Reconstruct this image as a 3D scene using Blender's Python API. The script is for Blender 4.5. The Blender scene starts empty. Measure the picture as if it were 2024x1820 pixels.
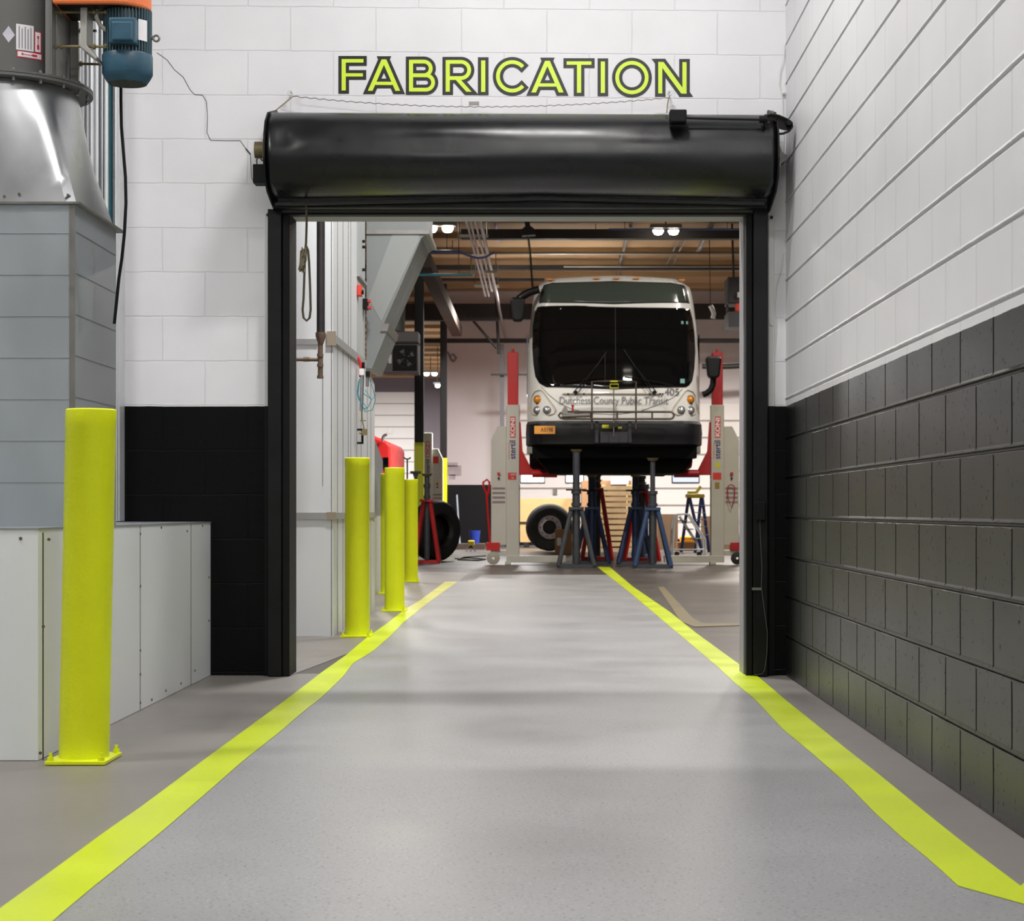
import bpy, math, random
from mathutils import Vector, Matrix
random.seed(7)
S = bpy.context.scene
COL = S.collection
F = 3700.0; CX = 1076.0; CY = 1008.0; H = 0.84      # focal length in pixels, vanishing point, eye height
YW = 9.534                                           # front face of the wall with the doorway
XR = 1.229                                           # face of the right wall
PAINT = 1.368                                        # height of the black dado

# ------------------------------------------------------------------ camera, light, exposure
cam = bpy.data.cameras.new('camera'); camo = bpy.data.objects.new('camera', cam); COL.objects.link(camo)
camo.location = (0, 0, H); camo.rotation_euler = (math.pi/2, 0, 0)
cam.sensor_width = 36; cam.lens = F/2024*36
cam.shift_x = (1012-CX)/2024; cam.shift_y = (CY-910)/2024
cam.clip_start = 0.05; cam.clip_end = 300
cam.dof.use_dof = True; cam.dof.focus_distance = 7.6; cam.dof.aperture_fstop = 11
S.camera = camo
S.view_settings.view_transform = 'Standard'; S.view_settings.look = 'None'
S.view_settings.gamma = 1; S.view_settings.use_curve_mapping = False
S.view_settings.exposure = 0.0
w = bpy.data.worlds.new('world'); S.world = w; w.use_nodes = True
w.node_tree.nodes['Background'].inputs[0].default_value = (0.8, 0.85, 1, 1)
w.node_tree.nodes['Background'].inputs[1].default_value = 0.15

def area(name, loc, sx, sy, power, col=(1, 1, 1), rot=(0, 0, 0)):
    l = bpy.data.lights.new(name, 'AREA'); l.shape = 'RECTANGLE'; l.size = sx; l.size_y = sy
    l.energy = power; l.color = col
    if name == 'garage_lamp' and 30 < loc[1] < 50: l.spread = math.radians(158)      # spread trimmed so the upper far wall gets less light
    o = bpy.data.objects.new(name, l); COL.objects.link(o); o.location = loc; o.rotation_euler = rot
    return o
COOL = (1.0, 0.985, 0.96)
area('lamp_near_door', (0.05, 7.6, 4.95), 0.6, 0.2, 78, COOL)
area('fill_mid_room', (0.2, 4.6, 5.0), 1.3, 0.4, 60, COOL)  # unseen fill light added for general brightness, no known fixture
area('fill_left_room', (-3.4, 5.4, 5.0), 1.3, 0.4, 125, COOL)  # fill added on the left to lift the duct and enclosure
area('fill_back_room', (0.2, 1.0, 5.0), 1.3, 0.4, 125, COOL)  # added fill above the camera, not a known fixture
area('fill_behind', (-1.0, -3.0, 5.0), 1.3, 0.4, 125, COOL)  # general fill added behind the camera, source unseen
WARM = (1.0, 0.93, 0.85)
area('garage_lamp', (-0.6, 11.2, 5.4), 0.8, 0.3, 250, COOL)
area('garage_lamp', (0.8, 15.0, 5.7), 0.8, 0.3, 190, COOL)
area('garage_lamp', (1.95, 18.5, 5.7), 0.34, 0.12, 150, WARM)
area('garage_lamp', (-1.5, 18.5, 5.7), 0.34, 0.12, 150, WARM)
area('garage_lamp', (-2.6, 24.0, 5.7), 0.5, 0.2, 280, WARM)
area('garage_lamp', (3.5, 24.5, 5.7), 0.5, 0.2, 240, WARM)
area('garage_lamp', (5.5, 31.0, 5.7), 0.5, 0.2, 260, WARM)
area('garage_lamp', (-0.6, 38.6, 5.6), 1.0, 0.6, 900, COOL)
area('garage_lamp', (4.5, 39.4, 5.7), 1.0, 0.6, 880, WARM)
area('garage_lamp', (-5.0, 55.0, 5.7), 2.0, 1.0, 1000, COOL)
area('garage_lamp', (-6.0, 66.0, 5.7), 2.0, 1.0, 2000, COOL)

# ------------------------------------------------------------------ helpers
def P(px, py, Y): return ((px-CX)*Y/F, Y, H-(py-CY)*Y/F)
def XX(px, Y): return (px-CX)*Y/F
def ZZ(py, Y): return H-(py-CY)*Y/F
def FL(px, py):
    Y = H*F/(py-CY); return ((px-CX)*Y/F, Y)
def lin(c):
    return tuple(((v/255)/12.92 if v/255 <= 0.04045 else ((v/255+0.055)/1.055)**2.4) for v in c)
MATS = {}
def mat(name, col, rough=0.5, metal=0.0, var=0.0, vscale=3.0, bump=0.0, bscale=40.0, emit=0.0, coat=0.0, spec=0.5, stretch=None):
    if name in MATS: return MATS[name]
    m = bpy.data.materials.new(name); m.use_nodes = True; MATS[name] = m
    nt = m.node_tree; b = nt.nodes['Principled BSDF']
    c = lin(col)+(1,)
    b.inputs['Base Color'].default_value = c; b.inputs['Roughness'].default_value = rough
    b.inputs['Metallic'].default_value = metal; b.inputs['Coat Weight'].default_value = coat
    b.inputs['Specular IOR Level'].default_value = spec
    if emit:
        b.inputs['Emission Color'].default_value = c; b.inputs['Emission Strength'].default_value = emit
    tc = nt.nodes.new('ShaderNodeTexCoord'); mp = nt.nodes.new('ShaderNodeMapping')
    nt.links.new(tc.outputs['Object'], mp.inputs[0])
    if stretch: mp.inputs['Scale'].default_value = stretch
    if var:
        n = nt.nodes.new('ShaderNodeTexNoise'); n.inputs['Scale'].default_value = vscale; n.inputs['Detail'].default_value = 5
        nt.links.new(mp.outputs[0], n.inputs['Vector'])
        r = nt.nodes.new('ShaderNodeMapRange'); r.inputs[1].default_value = 0.3; r.inputs[2].default_value = 0.7
        r.inputs[3].default_value = 1-var; r.inputs[4].default_value = 1+var*0.6
        nt.links.new(n.outputs[0], r.inputs[0])
        v = nt.nodes.new('ShaderNodeVectorMath'); v.operation = 'SCALE'; v.inputs[0].default_value = c[:3]
        nt.links.new(r.outputs[0], v.inputs['Scale']); nt.links.new(v.outputs[0], b.inputs['Base Color'])
        r2 = nt.nodes.new('ShaderNodeMapRange'); r2.inputs[1].default_value = 0.3; r2.inputs[2].default_value = 0.7
        r2.inputs[3].default_value = max(0.05, rough-0.08); r2.inputs[4].default_value = min(1, rough+0.08)
        nt.links.new(n.outputs[0], r2.inputs[0]); nt.links.new(r2.outputs[0], b.inputs['Roughness'])
    if bump:
        n = nt.nodes.new('ShaderNodeTexNoise'); n.inputs['Scale'].default_value = bscale; n.inputs['Detail'].default_value = 3
        nt.links.new(mp.outputs[0], n.inputs['Vector'])
        bp = nt.nodes.new('ShaderNodeBump'); bp.inputs['Strength'].default_value = bump; bp.inputs['Distance'].default_value = 0.01
        nt.links.new(n.outputs[0], bp.inputs['Height']); nt.links.new(bp.outputs[0], b.inputs['Normal'])
    return m

def wloc(o):
    v = Vector((0, 0, 0))
    while o is not None: v = v+Vector(o.location); o = o.parent
    return v

class MB:
    """collects shapes in world coordinates, then links ONE mesh object"""
    def __init__(s): s.v = []; s.f = []; s.mi = []; s.cur = 0
    def add(s, vs, fs):
        n = len(s.v); s.v += [tuple(p) for p in vs]
        for f in fs: s.f.append([i+n for i in f]); s.mi.append(s.cur)
        return s
    def box(s, x0, x1, y0, y1, z0, z1):
        x0, x1 = min(x0, x1), max(x0, x1); y0, y1 = min(y0, y1), max(y0, y1); z0, z1 = min(z0, z1), max(z0, z1)
        return s.add([(x0,y0,z0),(x1,y0,z0),(x1,y1,z0),(x0,y1,z0),(x0,y0,z1),(x1,y0,z1),(x1,y1,z1),(x0,y1,z1)],
                     [(0,3,2,1),(4,5,6,7),(0,1,5,4),(1,2,6,5),(2,3,7,6),(3,0,4,7)])
    def cyl(s, a, b, r0, r1=None, n=20, caps=True):
        r1 = r0 if r1 is None else r1
        a = Vector(a); b = Vector(b); d = (b-a).normalized()
        u = d.orthogonal().normalized(); w_ = d.cross(u)
        vs = []
        for c, r in ((a, r0), (b, r1)):
            for i in range(n):
                t = 2*math.pi*i/n; vs.append(c+u*(r*math.cos(t))+w_*(r*math.sin(t)))
        fs = [(i, (i+1) % n, n+(i+1) % n, n+i) for i in range(n)]
        if caps: fs += [tuple(range(n-1, -1, -1)), tuple(range(n, 2*n))]
        return s.add(vs, fs)
    def tube(s, pts, r, n=8, closed=False):
        pts = [Vector(p) for p in pts]; m = len(pts); vs = []; prev = None
        for k, p in enumerate(pts):
            if closed: d = pts[(k+1) % m]-pts[k-1]
            else: d = pts[min(k+1, m-1)]-pts[max(k-1, 0)]
            d.normalize()
            if prev is None: u = d.orthogonal().normalized()
            else:
                u = prev-d*prev.dot(d)
                u = u.normalized() if u.length > 1e-6 else d.orthogonal().normalized()
            prev = u; q = d.cross(u)
            for i in range(n):
                t = 2*math.pi*i/n; vs.append(p+u*(r*math.cos(t))+q*(r*math.sin(t)))
        fs = []
        for k in range(m if closed else m-1):
            a = k*n; b = ((k+1) % m)*n
            for i in range(n): fs.append((a+i, a+(i+1) % n, b+(i+1) % n, b+i))
        if not closed: fs += [tuple(range(n-1, -1, -1)), tuple(range((m-1)*n, m*n))]
        return s.add(vs, fs)
    def lathe(s, c, prof, axis='z', n=32):
        """prof: list of (radius, height along axis)"""
        vs = []; k = len(prof)
        for i in range(n):
            t = 2*math.pi*i/n; ct, st = math.cos(t), math.sin(t)
            for r, h in prof:
                if axis == 'z': vs.append((c[0]+r*ct, c[1]+r*st, c[2]+h))
                elif axis == 'x': vs.append((c[0]+h, c[1]+r*ct, c[2]+r*st))
                else: vs.append((c[0]+r*ct, c[1]+h, c[2]-r*st))
        fs = []
        for i in range(n):
            a = i*k; b = ((i+1) % n)*k
            for j in range(k-1): fs.append((a+j, b+j, b+j+1, a+j+1))
        return s.add(vs, fs)
    def prism(s, poly, axis, d0, d1):
        """poly in the plane normal to axis; axis 'y': (x,z), 'x': (y,z), 'z': (x,y)"""
        def m(p, d):
            if axis == 'y': return (p[0], d, p[1])
            if axis == 'x': return (d, p[0], p[1])
            return (p[0], p[1], d)
        n = len(poly)
        vs = [m(p, d0) for p in poly]+[m(p, d1) for p in poly]
        fs = [tuple(range(n-1, -1, -1)), tuple(range(n, 2*n))]+[(i, (i+1) % n, n+(i+1) % n, n+i) for i in range(n)]
        return s.add(vs, fs)
    def sphere(s, c, r, n=16):
        prof = [(r*math.sin(math.pi*i/(n//2)), -r*math.cos(math.pi*i/(n//2))) for i in range(n//2+1)]
        return s.lathe(c, prof, 'z', n)
    def torus(s, c, R, r, axis='z', n=24, a0=0, a1=2*math.pi):
        full = abs(a1-a0-2*math.pi) < 1e-6; pts = []
        cnt = n if full else n+1
        for i in range(cnt):
            t = a0+(a1-a0)*i/n
            if axis == 'z': pts.append((c[0]+R*math.cos(t), c[1]+R*math.sin(t), c[2]))
            elif axis == 'y': pts.append((c[0]+R*math.cos(t), c[1], c[2]+R*math.sin(t)))
            else: pts.append((c[0], c[1]+R*math.cos(t), c[2]+R*math.sin(t)))
        return s.tube(pts, r, 8, full)
    def build(s, name, m, parent=None, smooth=False, bevel=0, mats=None):
        off = wloc(parent) if parent is not None else Vector((0, 0, 0))
        me = bpy.data.meshes.new(name)
        me.from_pydata([tuple(Vector(p)-off) for p in s.v], [], s.f)
        for mm in (mats or [m]): me.materials.append(mm)
        if mats:
            for p, i in zip(me.polygons, s.mi): p.material_index = i
        me.update()
        import bmesh
        bm = bmesh.new(); bm.from_mesh(me); bmesh.ops.recalc_face_normals(bm, faces=bm.faces[:]); bm.to_mesh(me); bm.free()
        if smooth:
            for p in me.polygons: p.use_smooth = True
            try: me.set_sharp_from_angle(angle=math.radians(38))
            except Exception: pass
        o = bpy.data.objects.new(name, me); COL.objects.link(o)
        if parent is not None: o.parent = parent
        if bevel:
            b = o.modifiers.new('bevel', 'BEVEL'); b.width = bevel; b.segments = 2; b.limit_method = 'ANGLE'
        return o

def tag(o, label, cat, group=None, kind=None):
    o['label'] = label; o['category'] = cat
    if group: o['group'] = group
    if kind: o['kind'] = kind
    return o
def thing(name, label, cat, loc, group=None):
    o = bpy.data.objects.new(name, None); COL.objects.link(o); o.location = loc; o.empty_display_size = 0.1
    return tag(o, label, cat, group)
def struct(o): o['kind'] = 'structure'; return o
def children(o): return [c for c in bpy.data.objects if c.parent == o]
def copy_tree(o, parent=None):
    c = o.copy(); COL.objects.link(c); c.parent = parent
    for ch in children(o): copy_tree(ch, c)
    return c
def text_mesh(txt, size, m, name, parent, origin, right, up, xscale=1.0, bold=0.0, align='CENTER'):
    cu = bpy.data.curves.new(name, 'FONT'); cu.body = txt; cu.size = size; cu.align_x = align; cu.align_y = 'CENTER'
    cu.offset = bold
    t = bpy.data.objects.new(name+'_tmp', cu); COL.objects.link(t)
    bpy.context.view_layer.update()
    me = bpy.data.meshes.new_from_object(t)
    bpy.data.objects.remove(t)
    R_ = Vector(right).normalized(); U_ = Vector(up).normalized(); N_ = R_.cross(U_)
    off = wloc(parent) if parent is not None else Vector((0, 0, 0)); O_ = Vector(origin)
    for v in me.vertices:
        c = v.co.copy(); v.co = O_+R_*(c.x*xscale)+U_*c.y+N_*c.z-off
    me.materials.clear(); me.materials.append(m)
    o = bpy.data.objects.new(name, me); COL.objects.link(o)
    if parent is not None: o.parent = parent
    return o

# ------------------------------------------------------------------ materials
def block_paint(name, axis, bw, rh, u_off, v_off, tilt=0.0, grooves=0.5, gloss_dark=0.3, jdark=0.0, mort_w=0.0042, dark=(15, 15, 16), spec=0.5):
    """painted concrete blocks: white above the dado line, gloss black below"""
    m = bpy.data.materials.new(name); m.use_nodes = True; nt = m.node_tree; N = nt.nodes; L = nt.links
    b = N['Principled BSDF']
    tc = N.new('ShaderNodeTexCoord'); sp = N.new('ShaderNodeSeparateXYZ'); L.new(tc.outputs['Object'], sp.inputs[0])
    ax = sp.outputs[0] if axis == 'x' else sp.outputs[1]
    def mth(op, a, b_=None, c=None):
        n = N.new('ShaderNodeMath'); n.operation = op
        for i, v in enumerate((a, b_, c)):
            if v is None: continue
            if isinstance(v, (int, float)): n.inputs[i].default_value = v
            else: L.new(v, n.inputs[i])
        return n.outputs[0]
    u = mth('ADD', ax, u_off); v = mth('ADD', sp.outputs[2], v_off)
    if tilt:
        t = mth('MULTIPLY', mth('ADD', sp.outputs[0], 2.0), mth('SUBTRACT', sp.outputs[2], 1.25))
        v = mth('ADD', v, mth('MULTIPLY', t, tilt))
    nz = N.new('ShaderNodeTexNoise'); nz.inputs['Scale'].default_value = 9; L.new(tc.outputs['Object'], nz.inputs['Vector'])
    wob = mth('MULTIPLY', mth('SUBTRACT', nz.outputs[0], 0.5), 0.010)
    cb = N.new('ShaderNodeCombineXYZ'); L.new(mth('ADD', u, wob), cb.inputs[0]); L.new(mth('ADD', v, wob), cb.inputs[1])
    br = N.new('ShaderNodeTexBrick'); L.new(cb.outputs[0], br.inputs['Vector'])
    br.inputs['Scale'].default_value = 1; br.inputs['Mortar Size'].default_value = mort_w
    br.inputs['Mortar Smooth'].default_value = 0.6
    br.inputs['Brick Width'].default_value = bw; br.inputs['Row Height'].default_value = rh; br.offset = 0.5
    mort = br.outputs['Fac']
    fine = N.new('ShaderNodeTexNoise'); fine.inputs['Scale'].default_value = 150; fine.inputs['Detail'].default_value = 4
    L.new(tc.outputs['Object'], fine.inputs['Vector'])
    pit = N.new('ShaderNodeTexNoise'); pit.inputs['Scale'].default_value = 60; pit.inputs['Detail'].default_value = 2
    mp = N.new('ShaderNodeMapping'); mp.inputs['Scale'].default_value = (1.2, 1.2, 0.8); L.new(tc.outputs['Object'], mp.inputs[0]); L.new(mp.outputs[0], pit.inputs['Vector'])
    pits = N.new('ShaderNodeMapRange'); pits.inputs[1].default_value = 0.68; pits.inputs[2].default_value = 0.74; L.new(pit.outputs[0], pits.inputs[0])
    big = N.new('ShaderNodeTexNoise'); big.inputs['Scale'].default_value = 2.2; big.inputs['Detail'].default_value = 4; L.new(tc.outputs['Object'], big.inputs['Vector'])
    edge = mth('ADD', sp.outputs[2], mth('MULTIPLY', wob, 0.5))
    low = mth('LESS_THAN', edge, PAINT)
    hgt = mth('SUBTRACT', mth('ADD', mth('MULTIPLY', fine.outputs[0], 0.10), mth('MULTIPLY', nz.outputs[0], 0.1)),
              mth('ADD', mth('MULTIPLY', mort, grooves), mth('MULTIPLY', mth('MULTIPLY', pits.outputs[0], low), 0.25)))
    bp = N.new('ShaderNodeBump'); bp.inputs['Strength'].default_value = 0.55; bp.inputs['Distance'].default_value = 0.006
    L.new(hgt, bp.inputs['Height']); L.new(bp.outputs[0], b.inputs['Normal'])
    mx = N.new('ShaderNodeMix'); mx.data_type = 'RGBA'
    mx.inputs[6].default_value = lin((226, 225, 228))+(1,); mx.inputs[7].default_value = lin(dark)+(1,)
    L.new(low, mx.inputs[0])
    sc = N.new('ShaderNodeMapRange'); sc.inputs[1].default_value = 0.3; sc.inputs[2].default_value = 0.7; sc.inputs[3].default_value = 0.95; sc.inputs[4].default_value = 1.03
    L.new(big.outputs[0], sc.inputs[0])
    jd = mth('SUBTRACT', 1.0, mth('MULTIPLY', mort, mth('ADD', mth('MULTIPLY', low, jdark*0.3), 0.08)))
    vm = N.new('ShaderNodeVectorMath'); vm.operation = 'SCALE'; L.new(mx.outputs[2], vm.inputs[0]); L.new(mth('MULTIPLY', sc.outputs[0], jd), vm.inputs['Scale'])
    L.new(vm.outputs[0], b.inputs['Base Color'])
    fr = mth('FRACT', mth('DIVIDE', v, rh)); ed = mth('MINIMUM', fr, mth('SUBTRACT', 1.0, fr))
    vert = mth('MULTIPLY', mort, mth('GREATER_THAN', ed, 0.055)) if jdark else mth('MULTIPLY', mort, 0.0)
    kill = mth('MAXIMUM', vert, mth('MULTIPLY', pits.outputs[0], 0.7 if jdark else 0.2))
    L.new(mth('MULTIPLY', mth('SUBTRACT', 1.0, mth('MULTIPLY', kill, mth('MULTIPLY', low, 0.97))), spec), b.inputs['Specular IOR Level'])
    ro = mth('ADD', mth('MULTIPLY', low, gloss_dark-0.42), 0.42)
    ro = mth('ADD', ro, mth('MULTIPLY', mth('MULTIPLY', kill, low), 0.4))
    L.new(mth('ADD', ro, mth('MULTIPLY', mth('SUBTRACT', big.outputs[0], 0.5), 0.10)), b.inputs['Roughness'])
    return m
M_DOORWALL = block_paint('painted_block_doorway', 'x', 0.435, 0.2263, 0.2062, -0.0145, tilt=0.0047, grooves=0.6, gloss_dark=0.45, dark=(5, 5, 6), spec=0.14)
M_RIGHTWALL = block_paint('painted_block_right', 'y', 0.4066, 0.2003, -0.04, 0.0, grooves=1.2, gloss_dark=0.36, jdark=0.7, mort_w=0.0085, dark=(17, 17, 18))

def floor_mat(name, col, speck=0.25, rough=0.32, stain=0.08, stainscale=1.2):
    m = bpy.data.materials.new(name); m.use_nodes = True; nt = m.node_tree; N = nt.nodes; L = nt.links
    b = N['Principled BSDF']; tc = N.new('ShaderNodeTexCoord'); b.inputs['Specular IOR Level'].default_value = 0.42
    c = lin(col)
    big = N.new('ShaderNodeTexNoise'); big.inputs['Scale'].default_value = stainscale; big.inputs['Detail'].default_value = 6; big.inputs['Roughness'].default_value = 0.6
    L.new(tc.outputs['Object'], big.inputs['Vector'])
    fn = N.new('ShaderNodeTexNoise'); fn.inputs['Scale'].default_value = 110; fn.inputs['Detail'].default_value = 3; L.new(tc.outputs['Object'], fn.inputs['Vector'])
    def mr(src, a, b_, c_, d):
        n = N.new('ShaderNodeMapRange'); n.inputs[1].default_value = a; n.inputs[2].default_value = b_; n.inputs[3].default_value = c_; n.inputs[4].default_value = d
        L.new(src, n.inputs[0]); return n.outputs[0]
    s1 = mr(big.outputs[0], 0.3, 0.7, 1-stain, 1+stain*0.6)
    s2 = mr(fn.outputs[0], 0.33, 0.39, 1-speck, 1)
    s3 = mr(fn.outputs[0], 0.64, 0.70, 1, 1+speck*0.9)
    a = N.new('ShaderNodeMath'); a.operation = 'MULTIPLY'; L.new(s1, a.inputs[0]); L.new(s2, a.inputs[1])
    a2 = N.new('ShaderNodeMath'); a2.operation = 'MULTIPLY'; L.new(a.outputs[0], a2.inputs[0]); L.new(s3, a2.inputs[1])
    v = N.new('ShaderNodeVectorMath'); v.operation = 'SCALE'; v.inputs[0].default_value = c; L.new(a2.outputs[0], v.inputs['Scale'])
    L.new(v.outputs[0], b.inputs['Base Color'])
    L.new(mr(big.outputs[0], 0.3, 0.7, rough-0.06, rough+0.08), b.inputs['Roughness'])
    bp = N.new('ShaderNodeBump'); bp.inputs['Strength'].default_value = 0.10; bp.inputs['Distance'].default_value = 0.004
    n2 = N.new('ShaderNodeTexNoise'); n2.inputs['Scale'].default_value = 14; n2.inputs['Detail'].default_value = 6; L.new(tc.outputs['Object'], n2.inputs['Vector'])
    L.new(n2.outputs[0], bp.inputs['Height']); L.new(bp.outputs[0], b.inputs['Normal'])
    return m
M_WALK = floor_mat('epoxy_walkway', (146, 146, 148), 0.55, 0.40, 0.09)
M_SIDE = floor_mat('worn_side_floor', (127, 122, 118), 0.06, 0.42, 0.10)
M_GFLOOR = floor_mat('garage_floor', (80, 74, 69), 0.05, 0.38, 0.18, 0.8)
M_LINE = mat('yellow_line_paint', (198, 216, 24), 0.36, var=0.05, vscale=2, bump=0.08, bscale=12)
M_LINEWORN = mat('yellow_line_worn', (196, 196, 84), 0.4, var=0.25, vscale=6)
M_BOLL = mat('bollard_yellow', (222, 232, 10), 0.42, var=0.04, vscale=8, bump=0.12, bscale=90)
M_BLK = mat('black_steel', (7, 7, 8), 0.45, var=0.15, vscale=5, spec=0.3)
M_BLK2 = mat('black_matte', (4, 4, 5), 0.6, spec=0.25)
M_HOOD = mat('black_hood_metal', (10, 10, 13), 0.29, metal=0.0, var=0.10, vscale=3, bump=0.10, bscale=5, spec=0.5)
M_GALV = mat('galvanised', (164, 171, 176), 0.42, 0.55, var=0.07, vscale=4, stretch=(1, 1, 0.5))
M_BRUSH = mat('brushed_metal', (176, 178, 180), 0.33, 0.9, var=0.05, vscale=3)
M_DGREY = mat('dark_grey_duct', (92, 92, 90), 0.5, 0.2, var=0.06, vscale=8)
M_PANEL = mat('pale_panel', (222, 225, 226), 0.4, var=0.03, vscale=2, bump=0.05, bscale=30)
M_PANEL2 = mat('white_booth_panel', (216, 219, 222), 0.32)
M_TRIM = mat('booth_trim', (158, 158, 158), 0.45, 0.2)
M_SEAM = mat('seam_dark', (60, 56, 52), 0.7)
M_SCREW = mat('screw_head', (108, 100, 96), 0.4, 0.6)
M_MOTOR = mat('motor_blue', (40, 80, 100), 0.42, var=0.08, vscale=12, bump=0.1, bscale=60)
M_MOTORD = mat('motor_grey_blue', (72, 96, 104), 0.5, var=0.08, vscale=10)
M_ORANGE = mat('guard_orange', (226, 118, 62), 0.5)
M_STEEL = mat('dull_steel', (138, 136, 132), 0.4, 0.7, var=0.08, vscale=12)
M_BRASS = mat('dusty_brass', (128, 116, 84), 0.55, 0.4, var=0.12, vscale=30)
M_WHITEP = mat('white_paint', (214, 214, 212), 0.45)
M_RED = mat('red_paint', (206, 34, 34), 0.4, var=0.06, vscale=5)
M_REDD = mat('worn_red_paint', (176, 30, 34), 0.45, var=0.12, vscale=8)
M_CREAM = mat('lift_cream_paint', (206, 204, 194), 0.42, var=0.04, vscale=3)
M_BLUE = mat('worn_blue_paint', (22, 44, 80), 0.5, var=0.18, vscale=9)
M_GREYB = mat('worn_grey_paint', (60, 64, 70), 0.5, var=0.15, vscale=9)
M_RUBBER = mat('tyre_rubber', (16, 15, 16), 0.75, var=0.2, vscale=6, bump=0.2, bscale=30)
M_RIM = mat('alloy_rim', (190, 184, 186), 0.35, 0.6)
M_BUS = mat('bus_white', (226, 226, 222), 0.24, var=0.02, vscale=2, coat=0.3)
M_GLASS = mat('dark_glass', (9, 11, 13), 0.015, spec=0.6)
M_AMBER = mat('amber_lens', (206, 128, 24), 0.25)
M_LENS = mat('headlamp_lens', (200, 202, 204), 0.12, 0.7)
M_SEAL = mat('rubber_seal', (28, 26, 24), 0.6)
M_GREYTXT = mat('grey_lettering', (112, 110, 114), 0.5)
M_NAVY = mat('navy_lettering', (44, 44, 112), 0.5)
M_REDSIGN = mat('red_decal', (212, 58, 40), 0.5)
M_DECALW = mat('white_decal', (228, 226, 228), 0.5)
M_WOOD = mat('pallet_wood', (226, 196, 150), 0.75, var=0.14, vscale=5)
M_PLY = mat('plywood', (196, 164, 112), 0.7, var=0.08, vscale=6)
M_CARD = mat('cardboard', (156, 118, 84), 0.8, var=0.08, vscale=5)
M_CEIL = mat('ceiling_deck_brown', (164, 134, 98), 0.8, var=0.14, vscale=0.6)
M_BEAM = mat('dark_beam', (32, 28, 26), 0.6, var=0.1, vscale=2)
M_DUCTB = mat('brown_grey_duct', (84, 72, 66), 0.85, var=0.06, vscale=2, spec=0.2)
M_LAMP = mat('lamp_glow', (255, 244, 226), 0.5, emit=30)
M_SKYW = mat('daylight_pane', (244, 248, 255), 0.5, emit=2.2)
M_SKYB = mat('dim_daylight_pane', (176, 188, 222), 0.5, emit=0.45)
M_FARWALL = mat('far_wall_white', (206, 200, 202), 0.6, var=0.03, vscale=1)
M_FARBLK = mat('far_wall_black', (14, 14, 19), 0.6, spec=0.25, var=0.1, vscale=2)
M_DOORP = mat('door_panel_white', (218, 214, 212), 0.5)
M_DOORLINE = mat('door_panel_joint', (150, 142, 138), 0.6)
M_TEAL = mat('teal_tube', (64, 134, 150), 0.4)
M_BLUEPIPE = mat('blue_conduit', (70, 96, 170), 0.4)
M_ROPE = mat('old_rope', (74, 66, 52), 0.9, bump=0.4, bscale=160)
M_IRON = mat('black_iron_pipe', (58, 54, 56), 0.45, 0.4, var=0.15, vscale=10)
M_RUST = mat('rusty_fitting', (104, 84, 68), 0.7, var=0.2, vscale=40)
M_LIME = mat('lime_vinyl', (209, 236, 62), 0.3)
M_VBLK = mat('black_vinyl', (18, 20, 18), 0.32, bump=0.1, bscale=120)
M_CEILN = mat('ceiling_white', (200, 200, 198), 0.8)

# ------------------------------------------------------------------ floor, walls, ceilings
def resample(pts):
    """floor line given as picture measurements, resampled at even depths"""
    q = sorted([FL(*p) for p in pts], key=lambda t: t[1]); return q
def at_y(pl, y):
    if y <= pl[0][1]: i = 0
    elif y >= pl[-1][1]: i = len(pl)-2
    else: i = [k for k in range(len(pl)-1) if pl[k][1] <= y <= pl[k+1][1]][0]
    t = (y-pl[i][1])/(pl[i+1][1]-pl[i][1]); return pl[i][0]+t*(pl[i+1][0]-pl[i][0])
LOp = resample([(0, 1797), (90, 1732), (215, 1640), (280, 1595), (400, 1505), (500, 1432), (573, 1378), (639, 1327), (682, 1297), (724.6, 1261), (767, 1231), (800, 1205), (830, 1187), (881, 1149)])
LIp = resample([(107, 1820), (165, 1770), (240, 1710), (320, 1645), (410, 1567), (480, 1505), (550, 1450), (600, 1407), (636, 1379), (678, 1338), (698, 1311), (738, 1287), (771, 1258), (797, 1231), (813, 1218), (846, 1192), (901, 1152)])
RIp = resample([(1180, 1120.5), (1241, 1168), (1301, 1219), (1360, 1269), (1419, 1319), (1447, 1346), (1492, 1383), (1547, 1442), (1607, 1492), (1675, 1552), (1730, 1609), (1785, 1659), (1839, 1702), (1894, 1753)])
ROp = resample([(1205, 1120.5), (1250, 1159), (1323, 1209), (1374, 1250), (1474, 1323), (1501, 1340), (1556, 1387), (1611, 1431), (1675, 1483), (1739, 1533), (1812, 1593), (1876, 1645), (1944, 1698), (2008, 1746)])
ysl = [3.5+0.22*i for i in range(84)]+[21.9]
ysl = [y for y in ysl if y <= 21.95]
ysr = [4.172+0.2*i for i in range(120)]; ysr = [y for y in ysr if y < 27.6]+[27.6]
LO = [(at_y(LOp, y), y) for y in ysl]; LI = [(at_y(LIp, y), y) for y in ysl]
RI = [(at_y(RIp, y), y) for y in ysr]; RO = [(at_y(ROp, y), y) for y in ysr]
fb = MB()
def strip(mb, A, B, z):
    for i in range(len(A)-1):
        mb.add([(A[i][0], A[i][1], z), (A[i+1][0], A[i+1][1], z), (B[i+1][0], B[i+1][1], z), (B[i][0], B[i][1], z)], [(0, 1, 2, 3)])
YE = H*F/(1136-CY)
def mid(a, b): return ((a[0]+b[0])/2, (a[1]+b[1])/2)
Lc = [mid(a, b) for a, b in zip(LO, LI)]; Rc = [mid(a, b) for a, b in zip(RI, RO)]
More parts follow.
